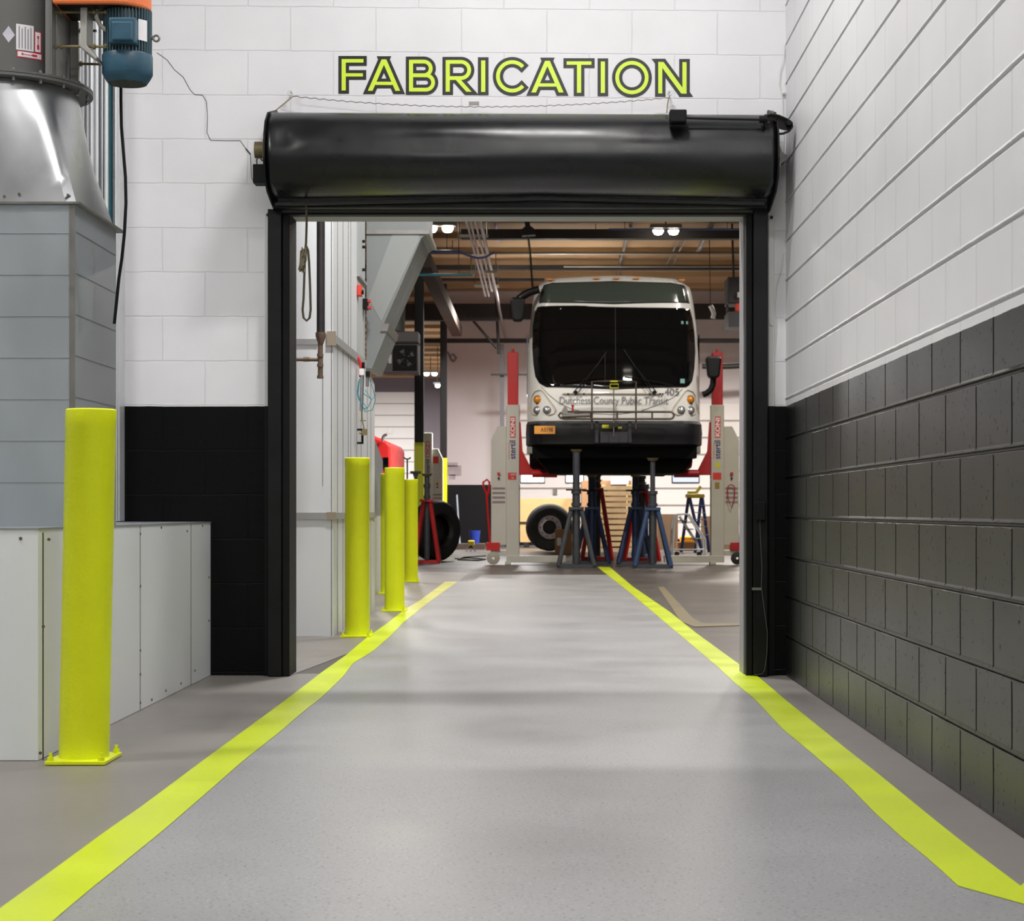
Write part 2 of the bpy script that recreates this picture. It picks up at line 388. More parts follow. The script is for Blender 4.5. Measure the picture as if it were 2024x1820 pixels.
# base slab in side-floor colour, garage floor and walkway on top as part of one floor mesh
fb.cur = 0; fb.box(-8, XR+0.05, -8, YW+0.1, -0.10, -0.002)
fb.cur = 1; fb.box(-16, 14, YW+0.1, 80, -0.10, -0.002)
fb.cur = 0
fb.add([(-6, YW, 0), (-1.29, YW, 0), (-1.05, 12, 0), (-1.0, 25, 0), (-1.45, 25.4, 0), (-6, 25.4, 0)], [(0, 1, 2, 3, 4, 5)])
fb.cur = 2
lp = [(-2.2, -7), (-1.9, 2)]+Lc+[(-0.85, 21.9), (-0.80, YE)]
rp = [(1.6, -7), (XR+0.2, 3.6)]+[r for r in Rc if r[0] < XR-0.01]
rp = sorted(rp, key=lambda t: t[1]); lp = sorted(lp, key=lambda t: t[1])
def interp(pl, y):
    for i in range(len(pl)-1):
        if pl[i][1] <= y <= pl[i+1][1]:
            t = (y-pl[i][1])/max(1e-6, pl[i+1][1]-pl[i][1]); return pl[i][0]+t*(pl[i+1][0]-pl[i][0])
    return pl[-1][0] if y > pl[-1][1] else pl[0][0]
ys = [-7, -2, 2]+[3+0.35*i for i in range(64)]
ys = [y for y in ys if y < YE]+[YE]
for a, b in zip(ys[:-1], ys[1:]):
    fb.add([(interp(lp, a), a, 0.0015), (min(XR, interp(rp, a)), a, 0.0015), (min(XR, interp(rp, b)), b, 0.0015), (interp(lp, b), b, 0.0015)], [(0, 1, 2, 3)])
struct(fb.build('floor', None, mats=[M_SIDE, M_GFLOOR, M_WALK]))

m = MB(); k_ = [i for i, y in enumerate(ysl) if y > 15.2][0]; strip(m, LO[:k_+1], LI[:k_+1], 0.003); m.cur = 1; strip(m, LO[k_:], LI[k_:], 0.003)
tag(m.build('floor_stripe', None, mats=[M_LINE, M_LINEWORN]), 'yellow floor stripe along the left edge of the grey walkway, worn at its far end', 'floor marking', 'walkway stripes')
e1, e2 = FL(2024, 1789), FL(2024, 1747); e3, e4 = FL(2200, 1826), FL(2200, 1765)
RB = [FL(1894, 1753), FL(1893, 1752.5)]
m = MB(); strip(m, RI, RO, 0.003); m.add([(*FL(1894, 1753), 0.003), (RI[0][0], RI[0][1], 0.003), (RO[0][0], RO[0][1], 0.003), (*e2, 0.003), (*e4, 0.003), (*e3, 0.003), (*e1, 0.003)], [(0, 1, 2, 3, 4, 5, 6)])
tag(m.build('floor_stripe', M_LINE), 'yellow floor stripe on the right, passing the door jamb and bending at its near end', 'floor marking', 'walkway stripes')

OL, OR, OT = XX(566, 9.5), XX(1476, 9.5), 2.345        # door opening left, right, top
WT = 0.2
CH = 5.6
m = MB(); m.box(-6, OL, YW, YW+WT, 0, CH); m.box(OR, XR+0.02, YW, YW+WT, 0, CH); m.box(OL, OR, YW, YW+WT, OT, CH)
wall = struct(m.build('wall_front', M_DOORWALL))
# right wall: courses with real raked joints
prof = [(XR+0.2, 0)]
z = 0.0
cz = 0.2003
prof.append((XR, 0))
k = 1
while k*cz < CH-0.05:
    zz = k*cz
    prof += [(XR, zz-0.006), (XR+0.006, zz-0.003), (XR+0.006, zz+0.002), (XR-0.003, zz+0.005), (XR-0.002, zz+0.009), (XR, zz+0.015)]
    k += 1
prof += [(XR, CH), (XR+0.2, CH)]
m = MB(); m.prism(prof, 'y', -8, YW+0.02)
struct(m.build('wall_right', M_RIGHTWALL))
m = MB(); m.box(-6.2, -6, -8, YW+WT, 0, CH); struct(m.build('wall_left', M_WHITEP))
m = MB(); m.box(-6.2, XR+0.2, -8.2, -8, 0, CH); struct(m.build('wall_back', M_WHITEP))
m = MB(); m.box(-6.2, XR+0.2, -8.2, YW+WT, CH, CH+0.1); struct(m.build('ceiling', M_CEILN))
# garage shell
GC = 6.1; GY = 45.0; GY2 = 74.0
gx = XX(878, GY)
m = MB(); m.box(-16, 14, YW+WT, GY2, GC, GC+0.1)
for i in range(32):                       # deck ribs
    y = 12+i*1.96
    m.box(-16, 14, y, y+0.16, GC-0.10, GC)
struct(m.build('ceiling_garage', M_CEIL))
m = MB(); zb = ZZ(958, GY)
m.cur = 0; m.box(gx, 14, GY, GY+0.3, zb, GC); m.cur = 1; m.box(gx, 14, GY-0.02, GY+0.3, 0, zb)
struct(m.build('wall_far', None, mats=[M_FARWALL, M_FARBLK]))
m = MB(); m.box(-16, gx, GY2, GY2+0.3, 0, GC); struct(m.build('wall_far_bay', mat('far_band_grey', (112, 104, 112), 0.6)))
m = MB(); m.box(-16.2, -16, YW, GY2, 0, GC); struct(m.build('wall_garage_left', M_FARWALL))
m = MB(); m.box(14, 14.2, YW, GY, 0, GC); struct(m.build('wall_garage_right', M_FARWALL))
m = MB(); m.box(gx, gx+0.3, GY+0.3, GY2, 0, GC); struct(m.build('wall_bay_side', M_FARWALL))
m = MB(); m.box(-16, OL-0.3, YW+WT, YW+WT+0.05, 0, GC); m.box(XR, 14, YW+WT, YW+WT+0.05, 0, GC); m.box(-16, 14, YW+WT, YW+WT+0.05, OT+0.2, GC)
struct(m.build('wall_garage_front', M_FARWALL))

# crack in the block wall
cr = [(310, 104), (330, 118), (345, 138), (362, 152), (376, 178), (385, 187), (400, 188), (408, 200), (410, 230), (409, 262), (416, 277), (450, 278), (475, 278), (486, 294), (495, 305), (496, 330), (497, 352), (502, 360)]
m = MB()
for i in range(len(cr)-1):
    a = P(*cr[i], YW-0.0008); b = P(*cr[i+1], YW-0.0008)
    m.tube([a, b], 0.0016 if i not in (13,) else 0.004, 5)
m.build('crack', M_SEAM, wall)

# ------------------------------------------------------------------ FABRICATION lettering
sign = thing('wall_lettering', 'lime green FABRICATION letters with black outlines on the white wall above the doorway', 'sign', P(1016, 150, YW-0.001))
LW = 4.15; OW = 6.4
def stroke_polys(poly, hw, ext, closed=False):
    pts = [Vector((p[0], p[1])) for p in poly]
    n = len(pts); out = []
    def nrm(a, b):
        d = (b-a).normalized(); return Vector((-d.y, d.x))
    if not closed:
        pts[0] = pts[0]-(pts[1]-pts[0]).normalized()*ext; pts[-1] = pts[-1]+(pts[-1]-pts[-2]).normalized()*ext
    Ls = []; Rs = []
    for i in range(n):
        if closed: n1 = nrm(pts[i-1], pts[i]); n2 = nrm(pts[i], pts[(i+1) % n])
        elif i == 0: n1 = n2 = nrm(pts[0], pts[1])
        elif i == n-1: n1 = n2 = nrm(pts[-2], pts[-1])
        else: n1 = nrm(pts[i-1], pts[i]); n2 = nrm(pts[i], pts[i+1])
        q = (n1+n2).normalized(); q = q*(hw/max(0.3, q.dot(n1)))
        Ls.append(pts[i]+q); Rs.append(pts[i]-q)
    for i in range(n if closed else n-1):
        j = (i+1) % n; out.append([Ls[i], Ls[j], Rs[j], Rs[i]])
    return out
def arc(cx, cy, r, a0, a1, n=14): return [(cx+r*math.cos(math.radians(a0+(a1-a0)*i/n)), cy+r*math.sin(math.radians(a0+(a1-a0)*i/n))) for i in range(n+1)]
def rect(x0, y0, x1, y1): return ('rect', x0, y0, x1, y1)
def para(x0, y0, x1, y1, hw=4.7): return ('para', x0, y0, x1, y1, hw)
def stroke(pts, closed=False): return ('stroke', pts, closed)
def glyphA(c, y0, y1): return [para(c, y0, c-27.3, y1), para(c, y0, c+27.3, y1), rect(c-17, y1-18, c+17, y1-11.5)]
GL = [
 [rect(675.3, 117, 683.6, 179), rect(675.3, 117, 718.6, 124), rect(675.3, 145, 717.5, 151.5)],
 glyphA(759, 117.6, 179.8),
 [rect(808.5, 118.4, 816.6, 181), stroke([(812, 122)]+arc(838, 135.5, 13.5, -90, 90)+[(812, 149)]), stroke([(812, 149)]+arc(842, 163.3, 14.2, -90, 90)+[(812, 177.5)])],
 [rect(881, 119, 889.2, 181.5), stroke([(885, 122.6)]+arc(911.5, 138.6, 16, -90, 90)+[(885, 154.6)]), para(904, 156, 927, 181.6, 5.2)],
 [rect(951, 119.6, 959.3, 182)],
 [stroke(arc(1012.5, 151.2, 28.3, -42, -318, 30))],
 glyphA(1082, 120.4, 183),
 [rect(1120, 121.5, 1169, 128.4), rect(1140.3, 121.5, 1148.7, 183.6)],
 [rect(1187.5, 121.8, 1195.7, 184)],
 [stroke(arc(1249, 153.6, 29.2, 0, 350, 35), True)],
 [rect(1301, 122.6, 1309, 185), rect(1348.8, 123, 1357, 185.4), para(1306, 122.8, 1352, 185.2, 5.6)],
]
def glyph_mesh(defs, off, yd):
    m = MB(); y0 = yd; kk = 0
    for d in defs:
        if d[0] == 'rect': polys = [[(d[1]-off, d[2]-off), (d[3]+off, d[2]-off), (d[3]+off, d[4]+off), (d[1]-off, d[4]+off)]]
        elif d[0] == 'para':
            _, x0, ya, x1, yb, hw = d; sl = (x1-x0)/(yb-ya); ln = math.sqrt(1+sl*sl); h = hw+off*ln
            polys = [[(x0-sl*off-h, ya-off), (x0-sl*off+h, ya-off), (x1+sl*off+h, yb+off), (x1+sl*off-h, yb+off)]]
        else: polys = [[(p.x, p.y) for p in q] for q in stroke_polys(d[1], LW-0.4+off, off, d[2])]
        for q in polys:
            pts = [(XX(a, YW), y0-kk*0.00006, ZZ(b, YW)) for a, b in q]; kk += 0.2 if d[0] == 'stroke' else 1
            m.add(pts, [tuple(range(len(pts)))])
    return m
for g in GL:
    ol = glyph_mesh(g, OW, YW-0.0015).build('letter_outline', M_VBLK, sign)
    fc = glyph_mesh(g, 0, YW-0.0032).build('letter_face', M_LIME, ol)

# ------------------------------------------------------------------ door frame and roller shutter
dr = thing('door_1', '', 'door', (0, YW, 0)); del dr['label']; del dr['category']; struct(dr)
dr['kind'] = 'structure'
JY = 9.45
def jamb(x0, x1, xi0, xi1, side):
    m = MB(); m.box(x0, x1, JY, YW, 0, 2.36)
    m.build('jamb', M_BLK, dr, bevel=0.004)
    m = MB(); m.box(xi0, xi1, JY+0.02, YW+WT, 0, 2.345); m.build('guide_rail', M_BLK2, dr, bevel=0.003)
jamb(XX(529, 9.45), XX(556, 9.45), XX(557.5, 9.47), OL+0.02, -1)
jamb(XX(1489, 9.45), XX(1518, 9.45), OR-0.006, XX(1487, 9.47), 1)
m = MB(); m.box(OL, XX(578, 9.6), 9.6, YW+WT+0.01, 0, OT); m.box(OR-0.012, OR, 9.56, YW+WT+0.01, 0, OT)
m.build('reveal_lining', mat('reveal_grey', (150, 148, 152), 0.5, var=0.06), dr)
m = MB(); m.box(OL-0.03, OR+0.03, JY+0.02, YW+0.0, ZZ(421, 9.47), ZZ(411, 9.47)); m.build('lintel_plate', mat('lintel_grey', (84, 86, 82), 0.5), dr)
m = MB(); m.box(OL-0.03, OR+0.03, JY+0.015, YW-0.001, ZZ(424.5, 9.47), ZZ(421, 9.47)); m.build('lintel_seal', M_BLK2, dr)
m = MB(); m.box(OL, OR, YW+0.005, YW+WT+0.01, OT-0.004, OT+0.004); m.build('soffit', mat('soffit_grey', (170, 170, 168), 0.6, var=0.1, vscale=4), dr)
# white mounting angles beside the jambs, on the wall
for xa, xb, ly in ((523.5, 536, (425, 600)), (1519, 1530, (430, 640))):
    m = MB(); m.box(XX(xa, YW), XX(xb, YW), YW-0.012, YW-0.0005, PAINT, 2.34); a = m.build('mounting_angle', M_WHITEP, dr, bevel=0.002)
    m = MB(); m.box(XX(xa, YW), XX(xb, YW), YW-0.012, YW-0.0005, 0.0, PAINT); m.build('mounting_angle', M_BLK2, dr)
    for yy in ly:
        c = P((xa+xb)/2, yy, YW-0.012); m = MB(); m.cyl(c, (c[0], c[1]-0.012, c[2]), 0.009, n=6); m.build('bolt', M_SEAL if yy < 500 else M_WHITEP, a)
# a small latch box and thin cable on the right jamb
lb = thing('sensor_box', 'small black box on the right door jamb with thin cable down to the floor', 'box', P(1502, 1012, JY))
m = MB(); m.box(XX(1495, JY), XX(1512, JY), JY-0.03, JY-0.001, ZZ(1028, JY), ZZ(992, JY)); m.build('housing', M_BLK2, lb, bevel=0.003)
m = MB(); m.tube([P(x, y, JY-0.012) for x, y in [(1502, 1028), (1503, 1060), (1506, 1120), (1505, 1160), (1510, 1200), (1517, 1250), (1516, 1290), (1511, 1325), (1506, 1332), (1490, 1334)]], 0.0022, 6)
m.build('cable', mat('cable_grey', (70, 76, 66), 0.5), lb)
m = MB(); m.box(XX(1486, JY), XX(1504, JY), JY-0.02, JY-0.001, ZZ(1166, JY), ZZ(1161, JY)); m.build('clip', M_STEEL, lb)

hood = thing('roller_shutter', 'long black roller shutter hood with dented metal cover above the doorway', 'roller shutter', P(1030, 300, 9.3))
HP = [(9.52, 2.800), (9.46, 2.815), (9.38, 2.822), (9.30, 2.815), (9.22, 2.790), (9.155, 2.745), (9.115, 2.685), (9.098, 2.61), (9.10, 2.54), (9.125, 2.475), (9.17, 2.43), (9.235, 2.402), (9.31, 2.392), (9.36, 2.40)]
def smooth_prof(p, n=4):
    out = []
    for i in range(len(p)-1):
        p0 = p[max(0, i-1)]; p1 = p[i]; p2 = p[i+1]; p3 = p[min(len(p)-1, i+2)]
        for k in range(n):
            t = k/n; q = []
            for a in range(2):
                q.append(0.5*((2*p1[a])+(-p0[a]+p2[a])*t+(2*p0[a]-5*p1[a]+4*p2[a]-p3[a])*t*t+(-p0[a]+3*p1[a]-3*p2[a]+p3[a])*t**3))
            out.append(tuple(q))
    out.append(p[-1]); return out
HPs = smooth_prof(HP)
hx0, hx1 = XX(531, 9.2), XX(1531, 9.2)
NX = 90; vs = []; fs = []; kp = len(HPs)
rng = random.Random(3)
dents = [(-1.16, 2.72, 0.07, 0.05, 0.010), (-1.26, 2.66, 0.05, 0.05, 0.012), (-0.95, 2.70, 0.12, 0.05, 0.006), (0.55, 2.70, 0.2, 0.04, 0.005), (-0.02, 2.43, 0.30, 0.045, 0.020), (0.25, 2.45, 0.2, 0.04, 0.008), (0.9, 2.6, 0.2, 0.1, 0.004), (-0.5, 2.62, 0.25, 0.05, 0.004)]
for i in range(NX+1):
    x = hx0+(hx1-hx0)*i/NX
    drop = -0.012*((x-hx0)/(hx1-hx0))
    for j, (y, zz) in enumerate(HPs):
        d = 0
        for dx, dz, sx, sz, am in dents: d += 1.5*am*math.exp(-((x-dx)/sx)**2-((zz-dz)/sz)**2)
        sag = 0
        if zz < 2.46 and j > kp//2: sag = 0.020*max(0, 1-abs(x+0.02)/1.2)*((2.46-zz)/0.07)
        ins = 0
        if j > kp*0.72:                    # lower lip draws in at both ends
            tt = (j-kp*0.72)/(kp*0.28); ins = 0.045*tt
        xx = x+(ins if i < NX/2 else -ins)*abs(2*i/NX-1)**6
        vs.append((xx, y+d*0.9, zz+drop*(1 if zz > 2.6 else 0.3)+sag))
for i in range(NX):
    for j in range(kp-1): fs.append((i*kp+j, (i+1)*kp+j, (i+1)*kp+j+1, i*kp+j+1))
m = MB(); m.add(vs, fs)
ho = m.build('hood_cover', M_HOOD, hood, smooth=True)
sol = ho.modifiers.new('solid', 'SOLIDIFY'); sol.thickness = 0.003; sol.offset = -1
# bottom bar
m = MB(); m.box(XX(540, 9.4), XX(1514, 9.4), 9.37, 9.45, ZZ(411, 9.38), ZZ(400, 9.38)); m.build('bottom_rail', M_BLK, hood, bevel=0.003)
m = MB(); n = 30; pts = []
for i in range(n+1):
    x = XX(545, 9.36)+(XX(1510, 9.36)-XX(545, 9.36))*i/n
    pts.append((x, 9.355, ZZ(404, 9.36)+0.026*max(0, 1-abs(x+0.02)/1.2)))
for a, b in zip(pts[:-1], pts[1:]):
    m.add([(a[0], 9.34, a[2]-0.006), (b[0], 9.34, b[2]-0.006), (b[0], 9.34, b[2]+0.008), (a[0], 9.34, a[2]+0.008), (a[0], 9.38, a[2]-0.006), (b[0], 9.38, b[2]-0.006), (b[0], 9.38, b[2]+0.008), (a[0], 9.38, a[2]+0.008)],
          [(0, 1, 2, 3), (4, 7, 6, 5), (0, 4, 5, 1), (3, 2, 6, 7)])
m.build('hood_lip', mat('lip_dark', (46, 48, 46), 0.45), hood)
EP = [(9.53, 2.87), (9.50, 2.87), (9.34, 2.83), (9.22, 2.80), (9.13, 2.74), (9.085, 2.66), (9.075, 2.55), (9.10, 2.46), (9.20, 2.40), (9.34, 2.37), (9.45, 2.35), (9.53, 2.35)]
for x0, sgn in ((hx0-0.006, -1), (hx1+0.006, 1)):
    m = MB(); m.prism(EP, 'x', x0-0.004, x0+0.004); e = m.build('end_plate', M_BLK, hood)
# brassy spring housing and black box on the left end
m = MB(); c = (hx0-0.012, 9.33, ZZ(298, 9.3))
m.cyl(c, (c[0]-0.03, c[1], c[2]), 0.085, 0.06); m.cyl((c[0]-0.02, c[1], c[2]+0.01), (c[0]-0.075, c[1], c[2]+0.01), 0.042, n=16)
for t in range(8):
    a = t*math.pi/4; m.sphere((c[0]-0.022, c[1]+0.068*math.cos(a), c[2]+0.068*math.sin(a)), 0.009, 8)
m.build('spring_housing', M_BRASS, hood, smooth=True)
m = MB(); m.box(XX(502, 9.3), hx0-0.008, 9.26, 9.36, ZZ(364, 9.3), ZZ(327, 9.3)); bb = m.build('switch_box', M_BLK2, hood, bevel=0.003)
m = MB(); m.tube([P(x, y, 9.35) for x, y in [(508, 327), (507, 316), (512, 310), (519, 318)]], 0.004, 6); m.build('wire', M_RUST, bb)
# chain hoist at right end: crank box, rod and oval chain guard
ch = thing('chain_hoist', 'black box, thin rod and oval chain guard along the top right of shutter hood', 'hoist', P(1430, 240, 9.2))
m = MB(); m.box(XX(1320, 9.2), XX(1353, 9.2), 9.05, 9.13, ZZ(245, 9.1), ZZ(220, 9.1)); m.build('gear_box', M_BLK2, ch, bevel=0.006)
m = MB(); m.cyl(P(1353, 233, 9.10), P(1504, 236.5, 9.10), 0.006, n=10); m.build('rod', M_BLK, ch, smooth=True)
m = MB(); m.cyl(P(1501, 236, 9.10), P(1516, 236, 9.10), 0.017, n=14); m.build('coupling', M_BLK2, ch, smooth=True)
ov = [(1512, 228), (1525, 226), (1540, 229), (1556, 236), (1565, 243), (1566, 250), (1560, 259), (1548, 264), (1533, 265), (1520, 259), (1512, 249), (1508, 238)]
m = MB(); m.tube([P(x, y, 9.13) for x, y in ov], 0.006, 8, True); m.build('guard_ring', M_BLK, ch, smooth=True)
m = MB(); m.prism([(XX(x, 9.15), ZZ(y, 9.15)) for x, y in [(1512, 228), (1525, 226), (1540, 229), (1556, 236), (1565, 243), (1566, 250), (1558, 258), (1545, 256), (1530, 250), (1536, 242), (1528, 238), (1516, 240)]], 'y', 9.145, 9.155); m.build('guard_plate', M_BLK, ch)
m = MB(); c = P(1557, 246, 9.15); m.cyl(c, (c[0], 9.10, c[2]), 0.014, n=6); m.build('pivot_bolt', M_BLK2, ch)
m = MB(); m.prism([(XX(x, 9.17), ZZ(y, 9.17)) for x, y in [(1523, 228), (1528, 217), (1530, 232), (1534, 262), (1530, 300), (1525, 300)]], 'y', 9.165, 9.18); m.build('bracket', M_BRASS, ch)
# pale bracket lump between hood and wall
tag(MB().prism([(XX(x, 9.4), ZZ(y, 9.4)) for x, y in [(1534, 288), (1541, 290), (1545, 303), (1555, 308), (1553, 318), (1543, 324), (1538, 345), (1534, 352)]], 'y', 9.38, 9.50).build('hood_bracket', M_STEEL),
    'pale metal bracket at the right end of the shutter hood near the corner', 'bracket')

# chains on the wall above the hood
def sag(a, b, s, n=24):
    out = []
    for i in range(n+1):
        t = i/n; out.append(tuple(a[k]+(b[k]-a[k])*t-(s*4*t*(1-t) if k == 2 else 0) for k in range(3)))
    return out
chn = thing('hanging_chain', 'thin slack metal chain strung across the white wall above the shutter hood', 'chain', P(940, 200, YW-0.05))
m = MB()
a = P(578, 190, YW-0.06); b = P(938, 211, YW-0.07); c = P(1322, 193, YW-0.06)
for seg in (sag(a, b, 0.012, 40), sag(b, c, 0.012, 44)):
    for i in range(len(seg)-1):
        p, q = Vector(seg[i]), Vector(seg[i+1]); dd = (q-p)*0.42
        if i % 2: m.tube([p-dd*0.2+Vector((0, 0, 0.003)), q+dd*0.2-Vector((0, 0, 0.003))], 0.0024, 5)
        else: m.tube([p-dd*0.2-Vector((0, 0, 0.003)), q+dd*0.2+Vector((0, 0, 0.003))], 0.0024, 5)
m.build('chain', mat('chain_steel', (150, 140, 138), 0.5, 0.5), chn)
m = MB(); m.box(XX(928, YW), XX(948, YW), YW-0.075, YW-0.067, ZZ(214, YW), ZZ(207, YW)); m.build('clip_plate', M_STEEL, chn)
for px in (577, 1322):
    m = MB(); c0 = P(px, 186, YW); m.cyl(c0, (c0[0], YW-0.07, c0[2]), 0.004, n=8); m.torus((c0[0], YW-0.06, c0[2]-0.006), 0.012, 0.003, 'y')
    m.build('wall_hook', M_WHITEP, chn)
m = MB(); m.tube([P(577, 192, YW-0.06), P(562, 204, 9.42), P(545, 218, 9.35)], 0.003, 5); m.build('tail_cord', M_BRASS, chn); m = MB(); m.tube([P(1322, 193, YW-0.06), P(1319, 210, 9.4), P(1318, 222, 9.2)], 0.003, 5)
m.build('tail_cord', M_BRASS, chn)
# thin cable in the corner at right
cc = thing('corner_cable', 'thin pale cable running down the white corner right of the doorway', 'cable', P(1550, 300, YW-0.02))
m = MB(); m.tube([P(x, y, YW-0.012) for x, y in [(1551, 90), (1549, 118), (1542, 140), (1540, 165), (1545, 183), (1547, 200), (1547, 235), (1549, 262), (1548, 300)]], 0.0025, 6)
m.build('cable', M_WHITEP, cc); m = MB(); m.tube([P(x, y, YW-0.012) for x, y in [(1549, 500), (1545, 530), (1536, 560), (1532, 600), (1534, 640), (1530, 700)]], 0.002, 6); m.build('cable', M_WHITEP, cc)
m = MB(); c0 = P(1548, 184, YW-0.01); m.sphere(c0, 0.011, 10); m.build('clip', M_WHITEP, cc)
# rope hanging in the opening
rp_ = thing('pull_rope', 'old brown pull rope with a frayed bundle hanging at the left of the doorway', 'rope', P(604, 520, 9.36))
m = MB()
RYY = 9.32
m.tube([P(x, y, RYY) for x, y in [(605, 400), (606, 440), (605, 480), (603, 500), (601, 560), (600, 590), (598, 612), (600, 628), (606, 634), (612, 628), (614, 612), (613, 570), (611, 520), (609, 495), (604, 484)]], 0.0058, 8)
m.build('rope', M_ROPE, rp_, smooth=True)
m = MB(); rg = random.Random(5)
for i in range(26):
    x = 591+rg.random()*11; y0 = 488+rg.random()*12
    m.tube([P(x+4-4*t/3+rg.uniform(-1.5, 1.5), y0+t*13, RYY+rg.uniform(-0.015, 0.015)) for t in range(4)], 0.0035, 5)
m.build('frayed_bundle', mat('frayed_rope', (112, 104, 84), 0.95), rp_)

# ------------------------------------------------------------------ bollards
def bollard(name, cx, cy, h, label, lean=0.0, r=0.083):
    t = thing('bollard', label, 'bollard', (cx, cy, 0), 'yellow steel bollards')
    m = MB(); pw, pd = 0.1, 0.125
    m.box(cx-pw, cx+pw, cy-pd, cy+pd, 0.0, 0.012); m.build('base_plate', M_BOLL, t, bevel=0.002)
    m = MB(); n = 40; vs = []
    prof = [(r, 0.01), (r, h-0.062), (r+0.0012, h-0.060), (r+0.0012, h-0.004), (r-0.004, h), (0.0001, h+0.001)]
    m.lathe((cx, cy, 0), prof, 'z', n)
    m.v = [(x+lean*z/h, y, z) for x, y, z in m.v]
    m.build('post', M_BOLL, t, smooth=True)
    for sx in (-1, 1):
        for sy in (-1, 1):
            m = MB(); c = (cx+sx*0.084, cy+sy*0.108, 0.012)
            m.cyl(c, (c[0], c[1], 0.024), 0.012, n=6); m.cyl(c, (c[0], c[1], 0.038), 0.006, n=8)
            m.build('anchor_bolt', M_BOLL, t)
    return t
bollard('b', XX(166, 6.29), 6.29, 1.179, 'tall yellow bollard in front of the low white enclosure, nearest of all', 0.024)
bollard('b', XX(706, 12.45), 12.45, 1.188, 'yellow bollard standing at the corner of the white booth just beyond the doorway')
bollard('b', XX(780, 15.6), 15.6, 1.194, 'yellow bollard beside the far end of the left floor stripe, partly covering another bollard')
bollard('b', XX(812, 21.9), 21.9, 1.200, 'farthest yellow bollard, right of the others and beside the red jack stand')
bollard('b', XX(768.5, 18.85), 18.85, 1.206, 'yellow bollard mostly hidden behind the third one')

# ------------------------------------------------------------------ low white enclosure, left
be = thing('low_enclosure', 'low white panelled enclosure along the left wall with screwed seams', 'enclosure', (-2.6, 7.9, 0))
BX = -1.70; BF = 6.285; BT = 0.775
m = MB(); m.box(-5.9, BX, BF, YW-0.002, 0.0, BT); m.build('body', M_PANEL, be)
m = MB(); m.box(-5.9, BX+0.004, BF-0.004, YW-0.003, BT, BT+0.006); m.build('top_sheet', M_GALV, be)
m = MB()
for ysm in (7.87, 9.0): m = MB(); m.box(BX, BX+0.0015, ysm-0.002, ysm+0.002, 0, BT); m.build('seam', M_SEAM, be)
m = MB()
m.box(XX(84, BF), XX(86.5, BF), BF-0.002, BF, 0, BT-0.01)
m.build('seam', M_SEAM, be)
m = MB()
for (px, py) in [(41, 1064), (97, 1066), (86, 1238), (80, 1488)]:
    c = P(px, py, BF); m = MB(); m.cyl(c, (c[0], c[1]-0.004, c[2]), 0.0055, n=10); m.build('screw', M_SCREW, be)
for yy, zz in [(7.87, 0.74), (7.87, 0.52), (7.87, 0.25), (7.87, 0.15), (7.87, 0.03), (8.1, 0.02), (8.4, 0.03), (8.75, 0.03), (9.1, 0.06), (8.9, 0.74), (9.48, 0.5), (9.48, 0.28), (8.3, 0.762), (9.3, 0.762)]:
    m = MB(); m.cyl((BX, yy, zz), (BX+0.004, yy, zz), 0.0055, n=10); m.build('screw', M_SCREW, be)

# ------------------------------------------------------------------ galvanised duct with transition, fan and motor
du = thing('exhaust_duct', 'large galvanised metal duct on the low enclosure, square below and tapering to a round collar', 'duct', (-2.05, 7.1, BT))
DY0, DY1, DX0, DX1 = 6.77, 7.43, -2.40, BX
DT = 1.95
m = MB(); m.box(DX0, DX1, DY0, DY1, BT+0.0065, DT)
for k in range(7):                         # cross-break ribs pressed in the sheet
    zz = 0.95+k*0.15
    m.box(DX1, DX1+0.0025, DY0+0.02, DY1-0.01, zz, zz+0.003)
    m.box(DX0, DX1-0.01, DY0-0.002, DY0, zz-0.01, zz-0.007)
m.build('square_section', M_GALV, du)
m = MB(); m.box(DX1-0.018, DX1+0.003, DY0-0.003, DY0+0.0, BT+0.007, DT); m.build('corner_angle', M_STEEL, du)
m = MB(); m.box(DX0-0.01, DX1+0.022, DY0-0.012, DY1+0.05, DT-0.004, DT+0.004); m.build('flange', M_STEEL, du)
# transition square -> round
cx, cy, rr, zt = -2.06, 7.10, 0.285, 2.43; zd = zt-0.014
n = 64; vs = []; fs = []; rows = 10
for j in range(rows+1):
    t = j/rows
    for i in range(n):
        a = 2*math.pi*(i+0.5)/n-math.pi*0.25*0
        ca, sa = math.cos(a), math.sin(a); k_ = 1/max(abs(ca), abs(sa))
        sxx = (DX0+DX1)/2+ca*k_*(DX1-DX0)/2; syy = (DY0+DY1)/2+sa*k_*(DY1-DY0)/2
        rx = cx+rr*ca; ry = cy+rr*sa
        vs.append((sxx+(rx-sxx)*t, syy+(ry-syy)*t, DT+0.004+(zd-DT-0.004)*t))
for j in range(rows):
    for i in range(n): fs.append((j*n+i, j*n+(i+1) % n, (j+1)*n+(i+1) % n, (j+1)*n+i))
m = MB(); m.add(vs, fs); m.build('transition', M_BRUSH, du, smooth=True)
m = MB()
for px, py in [(13, 391), (42, 386), (138, 388)]:
    c = P(px, py, 6.80); m = MB(); m.cyl(c, (c[0], c[1]-0.03, c[2]), 0.005, n=8); m.build('rivet', M_SCREW, du)
fan = thing('duct_fan', 'dark grey round fan section with warning labels clamped on top of the tapered duct', 'fan', (cx, cy, zt))
m = MB(); m.lathe((cx, cy, zt), [(rr, -0.012), (rr+0.055, -0.012), (rr+0.055, -0.002), (rr, -0.002)], 'z', 48)
m.lathe((cx, cy, zt), [(rr, 0.0), (rr+0.055, 0.0), (rr+0.055, 0.008), (rr, 0.008)], 'z', 48); m.build('flange_ring', M_DGREY, fan)
m = MB()
